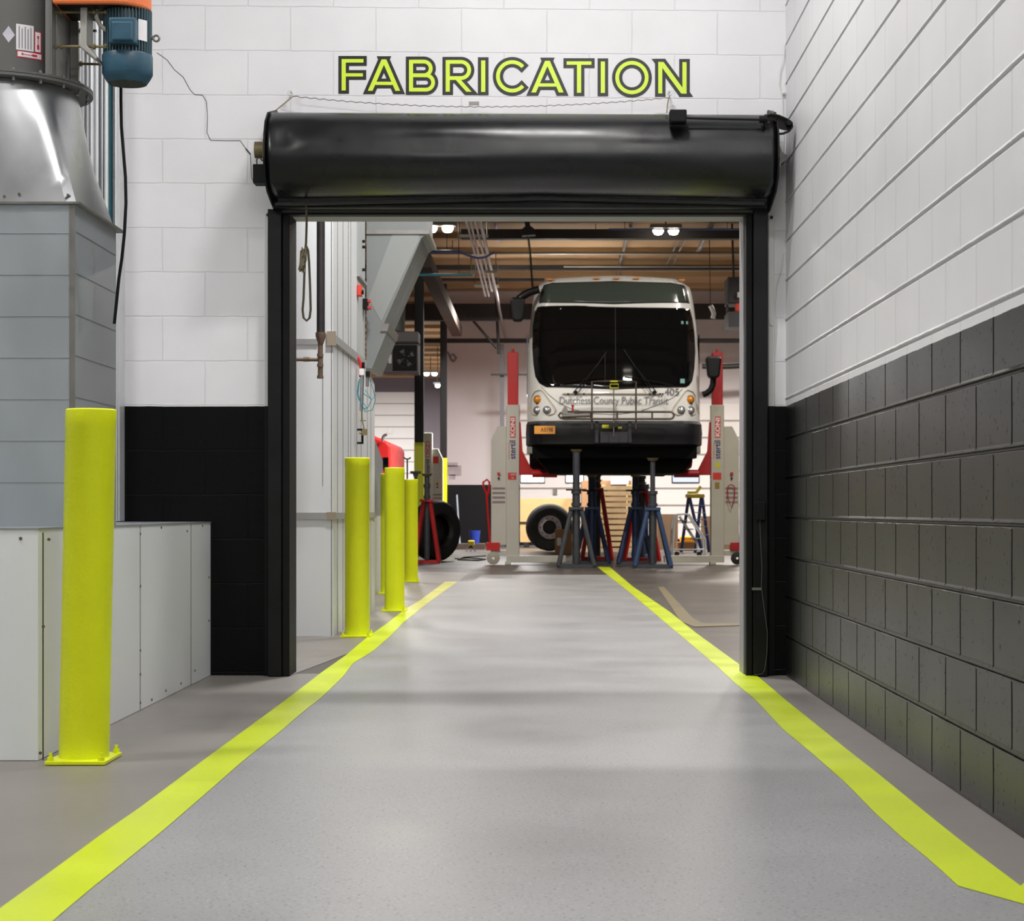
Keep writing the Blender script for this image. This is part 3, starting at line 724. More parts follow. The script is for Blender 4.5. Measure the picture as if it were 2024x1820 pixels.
for i in range(20):
    a = 2*math.pi*i/20+0.1; p = (cx+(rr+0.035)*math.cos(a), cy+(rr+0.035)*math.sin(a), zt)
    m = MB(); m.cyl((p[0], p[1], p[2]-0.026), (p[0], p[1], p[2]+0.02), 0.006, n=6); m.build('flange_bolt', M_STEEL, fan)
m = MB(); m.lathe((cx, cy, zt), [(rr-0.02, 0.0), (rr-0.02, 1.1)], 'z', 48); m.build('drum', M_DGREY, fan, smooth=True)
def curved_label(z0, z1, a0, a1, mt, name, par, dr_=0.0012, n=8):
    m = MB(); R_ = rr-0.02+dr_; vs = []; fs = []
    for i in range(n+1):
        a = math.radians(a0+(a1-a0)*i/n)
        vs += [(cx+R_*math.cos(a), cy+R_*math.sin(a), z0), (cx+R_*math.cos(a), cy+R_*math.sin(a), z1)]
    for i in range(n): fs.append((2*i, 2*i+2, 2*i+3, 2*i+1))
    m.add(vs, fs); return m.build(name, mt, par)
def ang(px):       # angle on the drum facing the camera for a pixel column
    X = XX(px, cy-0.2); return math.degrees(math.asin(max(-1, min(1, (X-cx)/(rr-0.02)))))-90
def zl(py): return ZZ(py, cy-0.24)
M_RDEC = mat('red_border', (196, 30, 60), 0.5)
a0, a1 = ang(37), ang(66)
lab = curved_label(zl(97), zl(46), a0, a1, M_DECALW, 'label', fan)
for i in range(5):
    t = (i+0.5)/5; aa = a0+(a1-a0)*(0.08+0.84*t); curved_label(zl(94), zl(50+4*(i % 2)), aa-0.35, aa+0.35, mat('label_print', (120, 116, 124), 0.6), 'print', lab, 0.002, 2)
ar = curved_label(zl(98), zl(55), ang(67), ang(78), M_RDEC, 'arrow_label', fan)
curved_label(zl(96), zl(57), ang(68.2), ang(76.6), M_DECALW, 'label_face', ar, 0.002)
curved_label(zl(92), zl(66), ang(72), ang(73), M_RDEC, 'arrow', ar, 0.003, 2)
curved_label(zl(91), zl(82), ang(70.8), ang(74.2), M_RDEC, 'arrow', ar, 0.003, 2)
curved_label(zl(70), zl(64), ang(71.2), ang(73.8), M_RDEC, 'arrow', ar, 0.003, 2)
ar = curved_label(zl(112), zl(98.5), ang(38), ang(79), M_RDEC, 'arrow_label', fan)
curved_label(zl(110), zl(100), ang(39.5), ang(77.5), M_DECALW, 'label_face', ar, 0.002)
curved_label(zl(105.7), zl(104.3), ang(48), ang(70), M_RDEC, 'arrow', ar, 0.003, 4)
curved_label(zl(107), zl(102.5), ang(63), ang(71), M_RDEC, 'arrow', ar, 0.003, 2)
curved_label(zl(107), zl(102.5), ang(46), ang(49), M_RDEC, 'arrow', ar, 0.003, 2)
m = MB(); R_ = rr-0.0185
dpts = [(13, 69), (24, 52), (35, 69), (24, 85)]
m.add([(cx+R_*math.cos(math.radians(ang(px))), cy+R_*math.sin(math.radians(ang(px))), zl(py)) for px, py in dpts], [(0, 1, 2, 3)])
m.build('diamond_label', mat('lilac_label', (196, 190, 204), 0.5), fan)
# bracket box with plates and studs
MY = 6.98
m = MB(); m.box(XX(98, MY), XX(121, MY), MY-0.06, MY+0.10, zt+0.012, 3.1); m.build('bracket_box', mat('bracket_grey', (120, 119, 116), 0.5), fan)
m = MB(); m.box(XX(113, MY), XX(118.5, MY), MY-0.11, MY+0.10, ZZ(162, MY), 3.1); m.build('bracket_plate', M_DGREY, fan, bevel=0.003)
m = MB(); m.prism([(XX(x, MY+0.12), ZZ(y, MY+0.12)) for x, y in [(119, -60), (135, 22), (156, 44), (157, 132), (156, 188), (150, 190), (140, 172), (119, 112)]], 'y', MY+0.11, MY+0.13)
m.build('gusset', mat('gusset_grey', (132, 131, 127), 0.45), fan)
m = MB()
studs = [(P(108, 24, MY-0.06), P(211, 24, MY-0.06), 24), (P(108, 92, MY-0.06), P(211, 92, MY-0.06), 92), (P(157, 126, MY+0.12), P(200, 127, MY+0.10), 126), (P(157, 61, MY+0.12), P(190, 61, MY+0.10), 61)]
for A_, B_, py_ in studs:
    m = MB(); m.cyl(A_, B_, 0.005, n=10)
    for px, py in [(110, 24), (121, 24), (186, 24), (209, 24), (110, 92), (121, 92), (186, 92), (209, 92), (160, 61), (160, 126)]:
        if py != py_: continue
        c = P(px, py, MY-0.06 if py in (24, 92) else MY+0.12); m.cyl((c[0]-0.004, c[1], c[2]), (c[0]+0.005, c[1], c[2]), 0.010, n=6)
    m.build('stud', M_BRASS, fan)
m = MB(); m.prism([(XX(x, MY), ZZ(y, MY)) for x, y in [(169, 9), (176, 7), (182, 12), (182, 100), (203, 124), (199, 128), (168, 103)]], 'y', MY-0.08, MY+0.02)
m.build('motor_plate', mat('plate_light', (158, 156, 150), 0.45, 0.2), fan, bevel=0.004)
bg = thing('belt_guard', 'orange belt guard above the blue motor at the top left edge', 'guard', P(215, 0, MY))
m = MB(); gcx = XX(238, MY); zz0 = ZZ(7.5, 6.86)
ol = []
for i in range(13): a = -math.pi/2+math.pi*i/12; ol.append((XX(232, MY)+0.125*math.cos(a), MY+0.125*math.sin(a)))
ol += [(XX(120, MY), MY+0.125), (XX(120, MY), MY-0.125)]
m.prism(ol, 'z', zz0, zz0+0.12); m.build('shell', M_ORANGE, bg, bevel=0.01)
ol2 = [(x, y*0.9+MY*0.1) for x, y in ol]
m = MB(); m.prism([(XX(232, MY)+(x-XX(232, MY))*0.93, MY+(y-MY)*0.88) for x, y in ol], 'z', zz0-0.003, zz0+0.002); m.build('inner_rim', M_BLK2, bg)
mo = thing('electric_motor', 'blue electric motor with terminal box and lifting eye hanging below the orange guard', 'motor', P(250, 90, MY))
mx = XX(252, MY); r0 = 0.088
def mz(py): return ZZ(py, MY)
m = MB(); m.lathe((mx, MY, 0), [(0.001, mz(19.5)), (r0*0.80, mz(19.5)), (r0*0.86, mz(21)), (r0*0.90, mz(24)), (r0*0.90, mz(26))], 'z', 36); m.build('end_bell', M_MOTORD, mo, smooth=True)
m = MB(); m.lathe((mx, MY, 0), [(r0*0.88, mz(24)), (r0*0.88, mz(114))], 'z', 36)
for i in range(44):                       # cooling fins
    a = 2*math.pi*i/44; p = Vector((math.cos(a), math.sin(a), 0)); q = Vector((-math.sin(a), math.cos(a), 0))*0.0018
    A = Vector((mx, MY, 0))+p*(r0*0.87); B = Vector((mx, MY, 0))+p*(r0*1.02)
    vs = []
    for zz in (mz(112), mz(22)):
        for c in (A-q, B-q, B+q, A+q): vs.append((c.x, c.y, zz))
    m.add(vs, [(0, 1, 5, 4), (1, 2, 6, 5), (2, 3, 7, 6), (0, 3, 2, 1), (4, 5, 6, 7)])
m.build('finned_body', M_MOTORD, mo)
m = MB(); m.lathe((mx, MY, 0), [(r0*1.04, mz(110)), (r0*1.06, mz(112)), (r0*1.06, mz(147)), (r0*0.98, mz(154)), (r0*0.86, mz(163)), (r0*0.80, mz(166))], 'z', 40)
m.build('fan_cowl', M_MOTOR, mo, smooth=True)
m = MB(); m.lathe((mx, MY, 0), [(r0*0.80, mz(165)), (0.001, mz(165))], 'z', 40)
for i in range(-7, 8): m.box(mx+i*0.009-0.0015, mx+i*0.009+0.0015, MY-0.07*math.sqrt(1-(i/8)**2), MY+0.07*math.sqrt(1-(i/8)**2), mz(166.5), mz(164.5))
m.build('grille', mat('grille_dark', (66, 72, 66), 0.6), mo)
m = MB(); m.box(XX(215, 6.87), XX(268, 6.87), 6.865, 6.93, ZZ(86, 6.87), ZZ(34, 6.87)); m.box(XX(221, 6.85), XX(262, 6.85), 6.845, 6.87, ZZ(80, 6.85), ZZ(42, 6.85)); m.build('terminal_box', M_MOTOR, mo, bevel=0.006)
m = MB(); c = Vector((mx, MY, 0)); vs = []
for i in range(5):
    a = math.radians(-52+26*i/4); p = c+Vector((math.cos(a), math.sin(a), 0))*(r0*1.03); vs += [(p.x, p.y, mz(88)), (p.x, p.y, mz(47))]
m.add(vs, [(2*i, 2*i+2, 2*i+3, 2*i+1) for i in range(4)]); npl = m.build('name_plate', M_DECALW, mo)
m = MB(); m.tube([P(x, y, MY-0.05) for x, y in [(196, 14), (191, 20), (191, 36), (198, 50), (210, 60), (218, 64)]], 0.008, 8); m.build('flexible_conduit', mat('pale_conduit', (170, 166, 156), 0.5), mo, smooth=True)
m = MB(); m.cyl(P(296, 74, MY), P(303, 75, MY), 0.008, n=12); m.torus(P(309, 76, MY), 0.011, 0.004, 'y', 20); m.build('lifting_eye', M_STEEL, mo, smooth=True)
m = MB(); m.tube([P(x, y, MY+0.12) for x, y in [(239, 160), (239, 200), (240, 250), (244, 300), (248, 350), (249, 400), (246, 460), (241, 510), (235, 550), (231, 590), (226, 640)]], 0.006, 10)
tag(m.build('power_cable', M_BLK2), 'black power cable hanging down from the blue motor along the duct', 'cable')
# ribbed galvanised studs against the wall behind the duct
rb = thing('ribbed_metal_cladding', 'ribbed shiny vertical metal profiles on the wall behind the duct', 'cladding', (XX(195, 9.3), 9.3, 0.8))
M_SHINY = mat('shiny_profile', (216, 217, 220), 0.35, 0.4, var=0.04, vscale=3)
segs = [(150, 160), (161, 166), (168, 178), (179, 184), (186, 196), (198, 204), (205, 214), (215, 219), (221, 226), (227, 231), (232, 236)]
for k, (a, b) in enumerate(segs):
    yy = 9.36+0.03*(k % 3); m = MB()
    if k % 2: m.box(XX(a, yy), XX(b, yy), yy, YW-0.002, BT+0.01, 3.9)
    else: m.cyl((XX((a+b)/2, yy), yy+0.01, BT+0.01), (XX((a+b)/2, yy), yy+0.01, 3.9), (XX(b, yy)-XX(a, yy))/2, n=14)
    m.build('profile', M_TEAL if k == 7 else M_SHINY, rb, smooth=(k % 2 == 0))
m = MB(); m.box(XX(145, 9.5), XX(236, 9.5), 9.50, YW-0.001, BT+0.01, 3.9); m.build('backing', M_STEEL, rb)

# ------------------------------------------------------------------ white booth beyond the doorway
bo = thing('paint_booth', 'tall white panelled spray booth standing just beyond the doorway on the left', 'booth', (-2.2, 14, 0))
QX = -1.41; QY = 12.49
m = MB(); m.box(-4.5, QX, QY, 14.06, 0, 5.4); m.build('body', M_PANEL2, bo)
m = MB(); m.prism([(14.06, 0), (15.55, 0), (15.55, 1.88), (14.9, 1.98), (14.06, 1.98)], 'x', -4.5, QX); m.build('rear_cabinet', M_PANEL2, bo)
m = MB(); m.box(-4.5, QX+0.015, QY-0.015, QY, ZZ(1026, QY), ZZ(1013, QY)); m.box(QX, QX+0.015, QY-0.015, 15.56, ZZ(1026, QY), ZZ(1013, QY))
zA, zB = ZZ(683, QY), ZZ(655, QY)
m.box(QX, QX+0.015, QY-0.015, 14.7, zA+0.02, zB-0.02); m.box(-4.5, QX-0.10, QY-0.012, QY, ZZ(681, QY), ZZ(670, QY))
m.build('belt_trim', M_TRIM, bo)
m = MB(); m.box(QX-0.04, QX+0.018, QY-0.018, QY+0.02, ZZ(1027, QY), ZZ(1012, QY)); m.build('corner_cap', mat('cap_brown', (150, 138, 122), 0.5), bo); m = MB(); m.box(QX-0.04, QX+0.018, QY-0.018, QY+0.02, zA, zB); m.build('corner_cap', mat('cap_brown', (150, 138, 122), 0.5), bo)
m = MB(); m.box(QX-0.012, QX-0.008, QY-0.002, QY, 0, 5.4); m.box(QX-0.07, QX-0.067, QY-0.002, QY, 1.0, 5.4)
m.build('panel_seam', M_SEAM, bo)
for yy in (12.75, 13.1, 13.45, 13.62, 14.06, 14.4, 14.9, 15.2): m = MB(); m.box(QX, QX+0.002, yy-0.004, yy+0.004, 0, 1.9 if yy > 14 else 5.4); m.build('panel_seam', M_SEAM, bo)
m = MB()
hy = 14.1
for dz in (0, -0.10): m.cyl((QX, hy, ZZ(849, hy)+dz), (QX+0.04, hy, ZZ(849, hy)+dz), 0.008, n=8)
m.cyl((QX+0.04, hy, ZZ(849, hy)+0.008), (QX+0.04, hy, ZZ(849, hy)-0.108), 0.008, n=8); m.build('door_handle', M_BLK2, bo)
# raised access cabinet with latches
m = MB(); m.box(-2.2, QX-0.0, 14.06, 14.72, 1.98, 5.4); m.build('upper_cabinet', mat('cabinet_grey_white', (176, 180, 180), 0.4), bo)
for py in (477, 488, 533):
    m = MB(); c = P(717 if py != 488 else 723, py, 14.5); m.cyl((QX, 14.5, c[2]), (QX+0.02, 14.5, c[2]), 0.012, n=8); m.build('latch', M_BLK2, bo)
m = MB()
m.box(QX, QX+0.02, 14.08, 14.70, ZZ(553, 14.3), ZZ(548, 14.3)); m.build('ledge', M_TRIM, bo)
es = thing('emergency_switch', 'red and black emergency switch box on the side of the white booth', 'switch', (QX, 14.2, 2.5))  # emergency switch box, not a light
m = MB(); m.box(QX+0.001, QX+0.03, 14.08, 14.2, ZZ(584, 14.1), ZZ(563, 14.1)); m.build('box', M_REDSIGN, es, bevel=0.003)
m = MB(); m.cyl((QX+0.03, 14.14, ZZ(576, 14.1)), (QX+0.045, 14.14, ZZ(576, 14.1)), 0.018, n=14); m.build('button', M_BLK2, es)
es = thing('isolator_switch', 'small black switch with red handle below the upper emergency box on the booth', 'switch', (QX, 14.6, 2.4))
m = MB(); m.box(QX+0.001, QX+0.035, 14.52, 14.66, ZZ(612, 14.6), ZZ(592, 14.6)); m.build('box', M_BLK2, es, bevel=0.003)
m = MB(); m.box(QX+0.035, QX+0.06, 14.55, 14.63, ZZ(611, 14.6), ZZ(606, 14.6)); m.box(QX+0.035, QX+0.055, 14.55, 14.63, ZZ(598, 14.6), ZZ(593, 14.6)); m.build('handle', M_REDSIGN, es)
# grey sloped extraction hood
eh = thing('extraction_hood', 'grey sloping sheet metal extraction hood behind the white booth', 'duct', (-1.2, 15.2, 3.0))
HY = 14.80
pl = [(XX(x, HY), ZZ(y, HY)) for x, y in [(724.5, 300), (842, 300), (842, 463), (833, 470), (758, 641), (766, 652), (735, 728), (724.5, 728)]]
m = MB(); m.prism(pl, 'y', HY, HY+0.9); m.build('body', mat('hood_grey', (134, 138, 138), 0.5, 0.15, var=0.05, vscale=3), eh)
m = MB(); m.box(XX(724.5, HY), XX(849, HY), HY-0.02, HY+0.92, ZZ(463, HY), ZZ(455, HY)); m.build('flange', M_STEEL, eh)
m = MB(); m.prism([(XX(x, HY), ZZ(y, HY)) for x, y in [(756, 640), (770, 640), (766, 655), (752, 655)]], 'y', HY-0.02, HY+0.92); m.build('flange', M_STEEL, eh)
m = MB(); m.prism([(XX(x, HY), ZZ(y, HY)) for x, y in [(776, 462), (829, 463), (828, 476), (754, 636), (728, 590)]], 'y', HY-0.004, HY); m.build('panel', mat('hood_panel', (150, 154, 153), 0.45, 0.15), eh)
# air regulator on the booth
rg_ = thing('air_regulator', 'chrome air regulator with red hose and teal tubes on the side of the booth', 'regulator', (QX+0.05, 14.5, 1.7))
RY = 14.0
def RP(px, py, d=0): return P(px, py, RY+d)
m = MB(); m.cyl(RP(716, 742), RP(714, 812), 0.014, n=14); m.cyl(RP(715, 742), RP(715, 733), 0.018, n=12); m.build('cylinder', M_BRUSH, rg_, smooth=True)
m = MB(); m.box(RP(711, 742)[0], RP(720, 742)[0], RY-0.03, RY+0.03, ZZ(742, RY), ZZ(729, RY)); m.build('white_cap', M_DECALW, rg_, bevel=0.003)
m = MB(); m.cyl(RP(718, 729), RP(718, 716), 0.011, n=12); m.box(RP(723, 740)[0], RP(731, 740)[0], RY-0.02, RY+0.02, ZZ(745, RY), ZZ(734, RY)); m.build('knob', M_BLK2, rg_)
m = MB(); m.cyl(RP(726, 742), RP(726, 764), 0.012, n=12); m.build('filter_bowl', M_STEEL, rg_, smooth=True)
m = MB(); m.tube([RP(x, y) for x, y in [(702, 700), (708, 706), (712, 716), (713, 730), (712, 745)]], 0.010, 8); m.build('red_hose', M_RED, rg_, smooth=True)
m = MB()
for pts in ([(711, 748), (708, 775), (712, 795), (722, 812), (726, 806), (718, 796)], [(731, 752), (738, 770), (742, 790), (736, 810), (720, 814)], [(722, 770), (734, 790), (728, 804), (719, 808)], [(719, 778), (735, 790), (742, 782), (738, 772)], [(709, 752), (706, 778), (710, 792)]):
    m.tube([RP(x, y, -0.02) for x, y in pts], 0.0035, 6)
m.build('teal_tube', M_TEAL, rg_, smooth=True)
m = MB(); m.cyl(RP(715, 812), RP(716, 832), 0.006, n=8); m.cyl(RP(712, 831), RP(723, 831), 0.005, n=8); m.cyl(RP(716, 832), RP(721, 852), 0.005, n=8)
m.box(RP(716, 0)[0], RP(726, 0)[0], RY-0.02, RY+0.02, ZZ(860, RY), ZZ(848, RY)); m.cyl(RP(710, 856), RP(718, 855), 0.008, n=8); m.build('valve_link', M_BRASS, rg_)
# black iron pipe in front of booth
ip = thing('iron_pipe', 'black vertical iron pipe with rusty reducer and side branch in front of the booth', 'pipe', P(634, 660, 12.2))
PY = 12.2
m = MB(); m.cyl(P(634, 660, PY), (XX(634, PY), PY, GC-0.11), 8.2*PY/F, n=20); m.build('upright', M_IRON, ip, smooth=True)
m = MB(); m.lathe(P(634, 680, PY), [(0.0, 0.0), (0.018, 0), (0.020, 0.01), (0.034, 0.05), (0.034, 0.075), (0.0, 0.075)], 'z', 20); m.build('reducer', M_RUST, ip, smooth=True)
m = MB(); m.cyl(P(633, 748, PY), P(633, 678, PY), 0.016, n=16)
for py in (745, 722, 702): m.cyl(P(633, py+3, PY), P(633, py-3, PY), 0.021, n=16)
m.build('drop_leg', M_RUST, ip, smooth=True)
m = MB(); m.cyl(P(633, 711, PY), P(575, 710, PY), 0.012, n=14); m.cyl(P(612, 710, PY), P(600, 710, PY), 0.016, n=14); m.build('branch', M_RUST, ip, smooth=True)
# grey cabinet behind the booth
gc_ = thing('grey_cabinet', 'grey flanged sheet metal cabinet just behind the booth with a white lower half', 'cabinet', (-2.1, 18.0, 0))
m = MB(); m.prism([(17.0, 0.78), (19.7, 0.78), (19.7, 1.36), (18.7, 1.56), (17.0, 1.56)], 'x', -2.6, -1.70); m.build('upper', M_GALV, gc_)
m = MB(); m.box(-2.6, -1.70, 17.0, 19.7, 0, 0.78); m.build('lower', M_PANEL, gc_)

# ------------------------------------------------------------------ columns and steelwork in the garage
def column(px0, px1, Y, pyy, label, pyb=None):
    t = thing('steel_column', label, 'column', (XX((px0+px1)/2, Y), Y, 0), 'garage columns')
    x0, x1 = XX(px0, Y), XX(px1, Y); d = x1-x0; zy = ZZ(pyy, Y)
    m = MB(); m.box(x0, x1, Y, Y+d, zy, GC-0.062); m.build('upper_shaft', mat('column_black', (14, 14, 18), 0.5), t, bevel=0.01)
    m = MB(); m.box(x0-0.004, x1+0.004, Y-0.004, Y+d+0.004, 0, zy); m.build('yellow_base', M_BOLL, t, bevel=0.01)
column(819, 837, 34.0, 874, 'black steel column with yellow base left of the tall white lift post')
column(870, 883, 43.0, 905, 'second black and yellow column farther back against the white far wall')
def beam(name, label, pts, sz, m_, cat='beam', group=None):
    m = MB()
    for a, b in pts:
        A = Vector(a); B = Vector(b); d = (B-A).normalized(); u = d.cross(Vector((0, 0, 1)))
        u = u.normalized() if u.length > 1e-4 else Vector((1, 0, 0)); v = u.cross(d)
        vs = []
        for c in (A, B):
            for sx, sv in ((-1, -1), (1, -1), (1, 1), (-1, 1)): vs.append(c+u*sx*sz[0]/2+v*sv*sz[1]/2)
        m.add(vs, [(0, 1, 2, 3), (4, 7, 6, 5), (0, 4, 5, 1), (1, 5, 6, 2), (2, 6, 7, 3), (3, 7, 4, 0)])
    return tag(m.build(name, m_), label, cat, group)
def hb(name, label, py, Y, h, x0=-10, x1=12, m_=None, d=0.2, cat='beam', group=None):
    m = MB(); z0 = ZZ(py, Y); m.box(x0, x1, Y, Y+d, z0-h/2, z0+h/2); return tag(m.build(name, m_ or M_BEAM), label, cat, group)
G1 = 'roof beams across the garage'
hb('roof_beam', 'thick black roof beam nearest the doorway, just behind the ceiling lamps', 462, 33.6, 0.17, group=G1, x0=-1.5)
hb('roof_beam', 'slim dark roof beam below the conduit line, second behind the nearest beam', 528, 39.0, 0.10, group=G1)
hb('roof_beam', 'dark roof beam at mid ceiling above the bus roof, left side', 552, 40.2, 0.05, group=G1, x0=-10, x1=0)
hb('roof_beam', 'deep dark girder where the far wall meets the ceiling', 615, 44.2, 0.36, group=G1, x0=-4.2)
hb('roof_beam', 'dark rail under the far girder left of the bus', 630, 41.5, 0.07, group=G1, x0=-3.2, x1=-1.0)
hb('roof_beam', 'long thin dark rail across the far wall at mid height', 673, 43.5, 0.10, group=G1, x0=-3.2, d=0.1)
for py, Y, r, x0, x1, mt, lb in ((500, 36.5, 0.03, -3.4, 10, M_STEEL, 'grey conduit crossing below the ceiling above the bus roof, upper of three'), (472, 34.2, 0.022, -0.3, 10, M_STEEL, 'thin bright conduit just under the nearest black roof beam'),
                          (527, 38.6, 0.02, 0.4, 10, M_STEEL, 'thin bright conduit along the slim dark roof beam'), (543, 30.0, 0.022, -3.0, -1.15, M_TEAL, 'thin greenish conduit running left to the hanging pipe rack'),
                          (497, 33.0, 0.02, -2.6, -1.6, M_BLUEPIPE, 'blue air line near the upper left lamp'), (453, 32.0, 0.015, 1.1, 3.4, M_BLUEPIPE, 'blue air line crossing beside the right ceiling lamp')):
    z0 = ZZ(py, Y); t = thing('conduit', lb, 'conduit', ((x0+x1)/2, Y, z0), 'overhead conduits')
    m = MB(); m.cyl((x0, Y, z0), (x1, Y, z0), r, n=8); m.build('pipe', mt, t, smooth=True)
    for q in (0.12, 0.88):
        m = MB(); xx_ = x0+(x1-x0)*q; m.cyl((xx_, Y, z0), (xx_, Y, GC-0.001), 0.006, n=6); m.build('hanger', M_SEAL, t)
def run(name, pts, r, mt, lb, cat='conduit', group='overhead conduits'):
    m = MB(); m.tube([P(p[0], p[1], p[2] if len(p) > 2 else (5.98-r-H)*F/(CY-p[1])) for p in pts], r, 8); return tag(m.build(name, mt, smooth=True), lb, cat, group)
M_PIPEG = mat('grey_pipe', (150, 144, 146), 0.4, 0.5)
run('conduit', [(921, 430, 28), (959, 585, 38)], 0.020, M_PIPEG, 'leftmost pipe of the hanging pipe rack left of the bus')
run('conduit', [(928, 430, 28), (966, 585, 38)], 0.020, M_PIPEG, 'second pipe from the left in the hanging pipe rack')
run('conduit', [(938, 430, 28), (972, 575, 38)], 0.020, M_PIPEG, 'third pipe from the left in the hanging pipe rack')
run('conduit', [(948, 430, 28), (980, 575, 38), (993, 640, 43), (1000, 672, 44)], 0.03, M_PIPEG, 'rightmost pipe of the hanging rack, running down to the far wall')
run('conduit', [(979, 440), (985, 478)], 0.02, mat('pale_blue_pipe', (150, 150, 200), 0.4), 'short pale blue drop pipe above the mirror of the bus')
run('conduit', [(1248, 440), (1225, 520), (1216, 572)], 0.03, M_STEEL, 'bright slanting conduit with brackets above the bus roof centre')
run('conduit', [(1343, 470), (1314, 530)], 0.018, M_STEEL, 'left one of two parallel thin conduits above the bus roof')
run('conduit', [(1355, 470), (1327, 530)], 0.018, M_STEEL, 'right one of two parallel thin conduits above the bus roof')
run('conduit', [(1407, 442), (1378, 500)], 0.045, M_STEEL, 'wide pale conduit at the upper right of the garage ceiling')
run('air_hose', [(840, 496, 31), (905, 496, 31), (925, 505, 31), (945, 510, 31), (960, 508, 31), (978, 498, 31)], 0.018, M_BLUEPIPE, 'sagging blue hose looped over the hanging pipe rack', 'hose')
run('drop_cable', [(1043, 460, 33.4), (1048, 500, 34), (1052, 560, 34), (1053, 572, 34)], 0.018, M_SEAL, 'dark hanging cable above the left end of the bus roof', 'cable')
for px0, px1, py, Y, lb in ((905, 965, 466, 30.5, 'highest strut of the pipe rack'), (929, 982, 537, 34.5, 'bright strut of the pipe rack on two thin rods'), (938, 986, 565, 37.5, 'lowest strut of the pipe rack')):
    t = thing('rack_strut', lb+' left of the bus', 'bracket', P((px0+px1)/2, py, Y), 'struts of the pipe rack')
    m = MB(); m.box(XX(px0, Y), XX(px1, Y), Y-0.02, Y+0.02, ZZ(py+3, Y), ZZ(py-2.5, Y)); m.build('strut', mat('strut_cream', (200, 196, 176), 0.5), t)
    for px in (px0+2, px1-2):
        m = MB(); m.cyl(P(px, py, Y), (XX(px, Y), Y, min(GC, ZZ(py-42, Y))), 0.01, n=6); m.build('rod', M_STEEL, t)
# dark motor clamp on nearest beam
m = MB(); m.prism([(XX(x, 33.5), ZZ(y, 33.5)) for x, y in [(1037, 436), (1047, 436), (1048, 448), (1058, 456), (1058, 466), (1032, 468), (1028, 458), (1038, 450)]], 'y', 33.35, 33.55)
tag(m.build('beam_clamp', M_SEAL), 'dark clamp block on the nearest black roof beam', 'clamp')
# sloping square duct upper left
t = beam('roof_duct', 'brownish square duct slanting down the garage ceiling left of the bus', [(P(838, 515, 30), P(903, 655, 42))], (0.22, 0.22), M_DUCTB, 'duct')
run('brace', [(925, 622, 42), (982, 688, 42)], 0.03, M_BEAM, 'diagonal dark brace left of the red lift mast', 'brace', 'wall braces')
run('brace', [(979, 545, 42), (986, 700, 42)], 0.035, M_BEAM, 'vertical dark brace meeting the diagonal one', 'brace', 'wall braces')
m = MB(); m.box(XX(988, 43), XX(996, 43), 43, 43.15, 0, ZZ(680, 43)); tag(m.build('wall_post', mat('post_grey', (88, 86, 88), 0.6)), 'grey vertical steel post behind the left lift', 'post')
m = MB(); m.box(XX(970, 43), XX(1045, 43), 42.9, 43, ZZ(742, 43), ZZ(739, 43)); tag(m.build('wall_rail', M_BEAM), 'short dark rail crossing the grey post behind the red mast', 'rail')
m = MB(); m.tube([P(x, y, 43.5) for x, y in [(1388, 724), (1420, 725), (1450, 724), (1480, 722)]], 0.06, 10); tag(m.build('wall_pipe', M_SEAL, smooth=True), 'thick dark pipe on the far wall right of the bus', 'pipe')
# ceiling lamps
def lamp(px, py, Y, label, two=True, r=0.095, glow=1):
    t = thing('ceiling_lamp', label, 'lamp', P(px, py, Y), 'ceiling lamps in the garage')
    c = P(px, py, Y)
    m = MB(); hw = 0.28 if two else 0.14; m.box(c[0]-hw, c[0]+hw, Y-0.1, Y+0.1, c[2]+0.02, c[2]+0.10); m.build('housing', M_STEEL, t, bevel=0.02)
    for s in ((-0.135, 0.135) if two else (0,)):
        m = MB(); m.lathe((c[0]+s, Y, c[2]), [(0.001, -0.085), (r*0.7, -0.07), (r, -0.02), (r*0.9, 0.02)], 'z', 20); m.build('bulb', M_LAMP, t, smooth=True)
    m = MB(); m.cyl((c[0], Y, c[2]+0.1), (c[0], Y, GC), 0.012, n=6); m.build('stem', M_SEAL, t)
lamp(869, 450, 31.5, 'bright twin ceiling lamp at the top left of the doorway view')
lamp(1316, 455, 33.0, 'bright twin ceiling lamp above the right half of the bus')
lamp(773, 629, 50, 'small round lamp beside the unit heater', False, 0.08)
lamp(851, 738, 64, 'far twin lamp glowing between the two black columns')
lamp(865, 761, 60, 'small far lamp just left of the second column', False, 0.08)
# unit heater
uh = thing('unit_heater', 'dark grey box-shaped unit heater hanging from the ceiling left of the first column', 'heater', P(790, 690, 32))
UY = 31.0
m = MB(); m.box(XX(756, UY), XX(826, UY), UY, UY+0.6, ZZ(737, UY), ZZ(655, UY)); m.build('casing', mat('heater_grey', (92, 88, 92), 0.5), uh, bevel=0.01)
m = MB(); m.box(XX(776, UY), XX(824, UY), UY-0.012, UY, ZZ(733, UY), ZZ(682, UY)); m.build('fan_opening', M_BLK2, uh)
m = MB(); c = P(802, 707, UY-0.02); m.torus(c, 0.17, 0.012, 'y', 28); m.torus(c, 0.08, 0.01, 'y', 20); m.build('fan_guard', M_SEAL, uh)
for i in range(4):
    a = i*math.pi/2+0.5; m = MB(); m.prism([(c[0]+0.03*math.cos(a), c[2]+0.03*math.sin(a)), (c[0]+0.15*math.cos(a-0.3), c[2]+0.15*math.sin(a-0.3)), (c[0]+0.15*math.cos(a+0.3), c[2]+0.15*math.sin(a+0.3))], 'y', UY-0.018, UY-0.012); m.build('blade', mat('blade_grey', (70, 68, 72), 0.5), uh)
m = MB(); m.box(XX(768, UY), XX(774, UY), UY-0.01, UY, ZZ(718, UY), ZZ(700, UY)); m.build('label_plate', M_DECALW, uh)
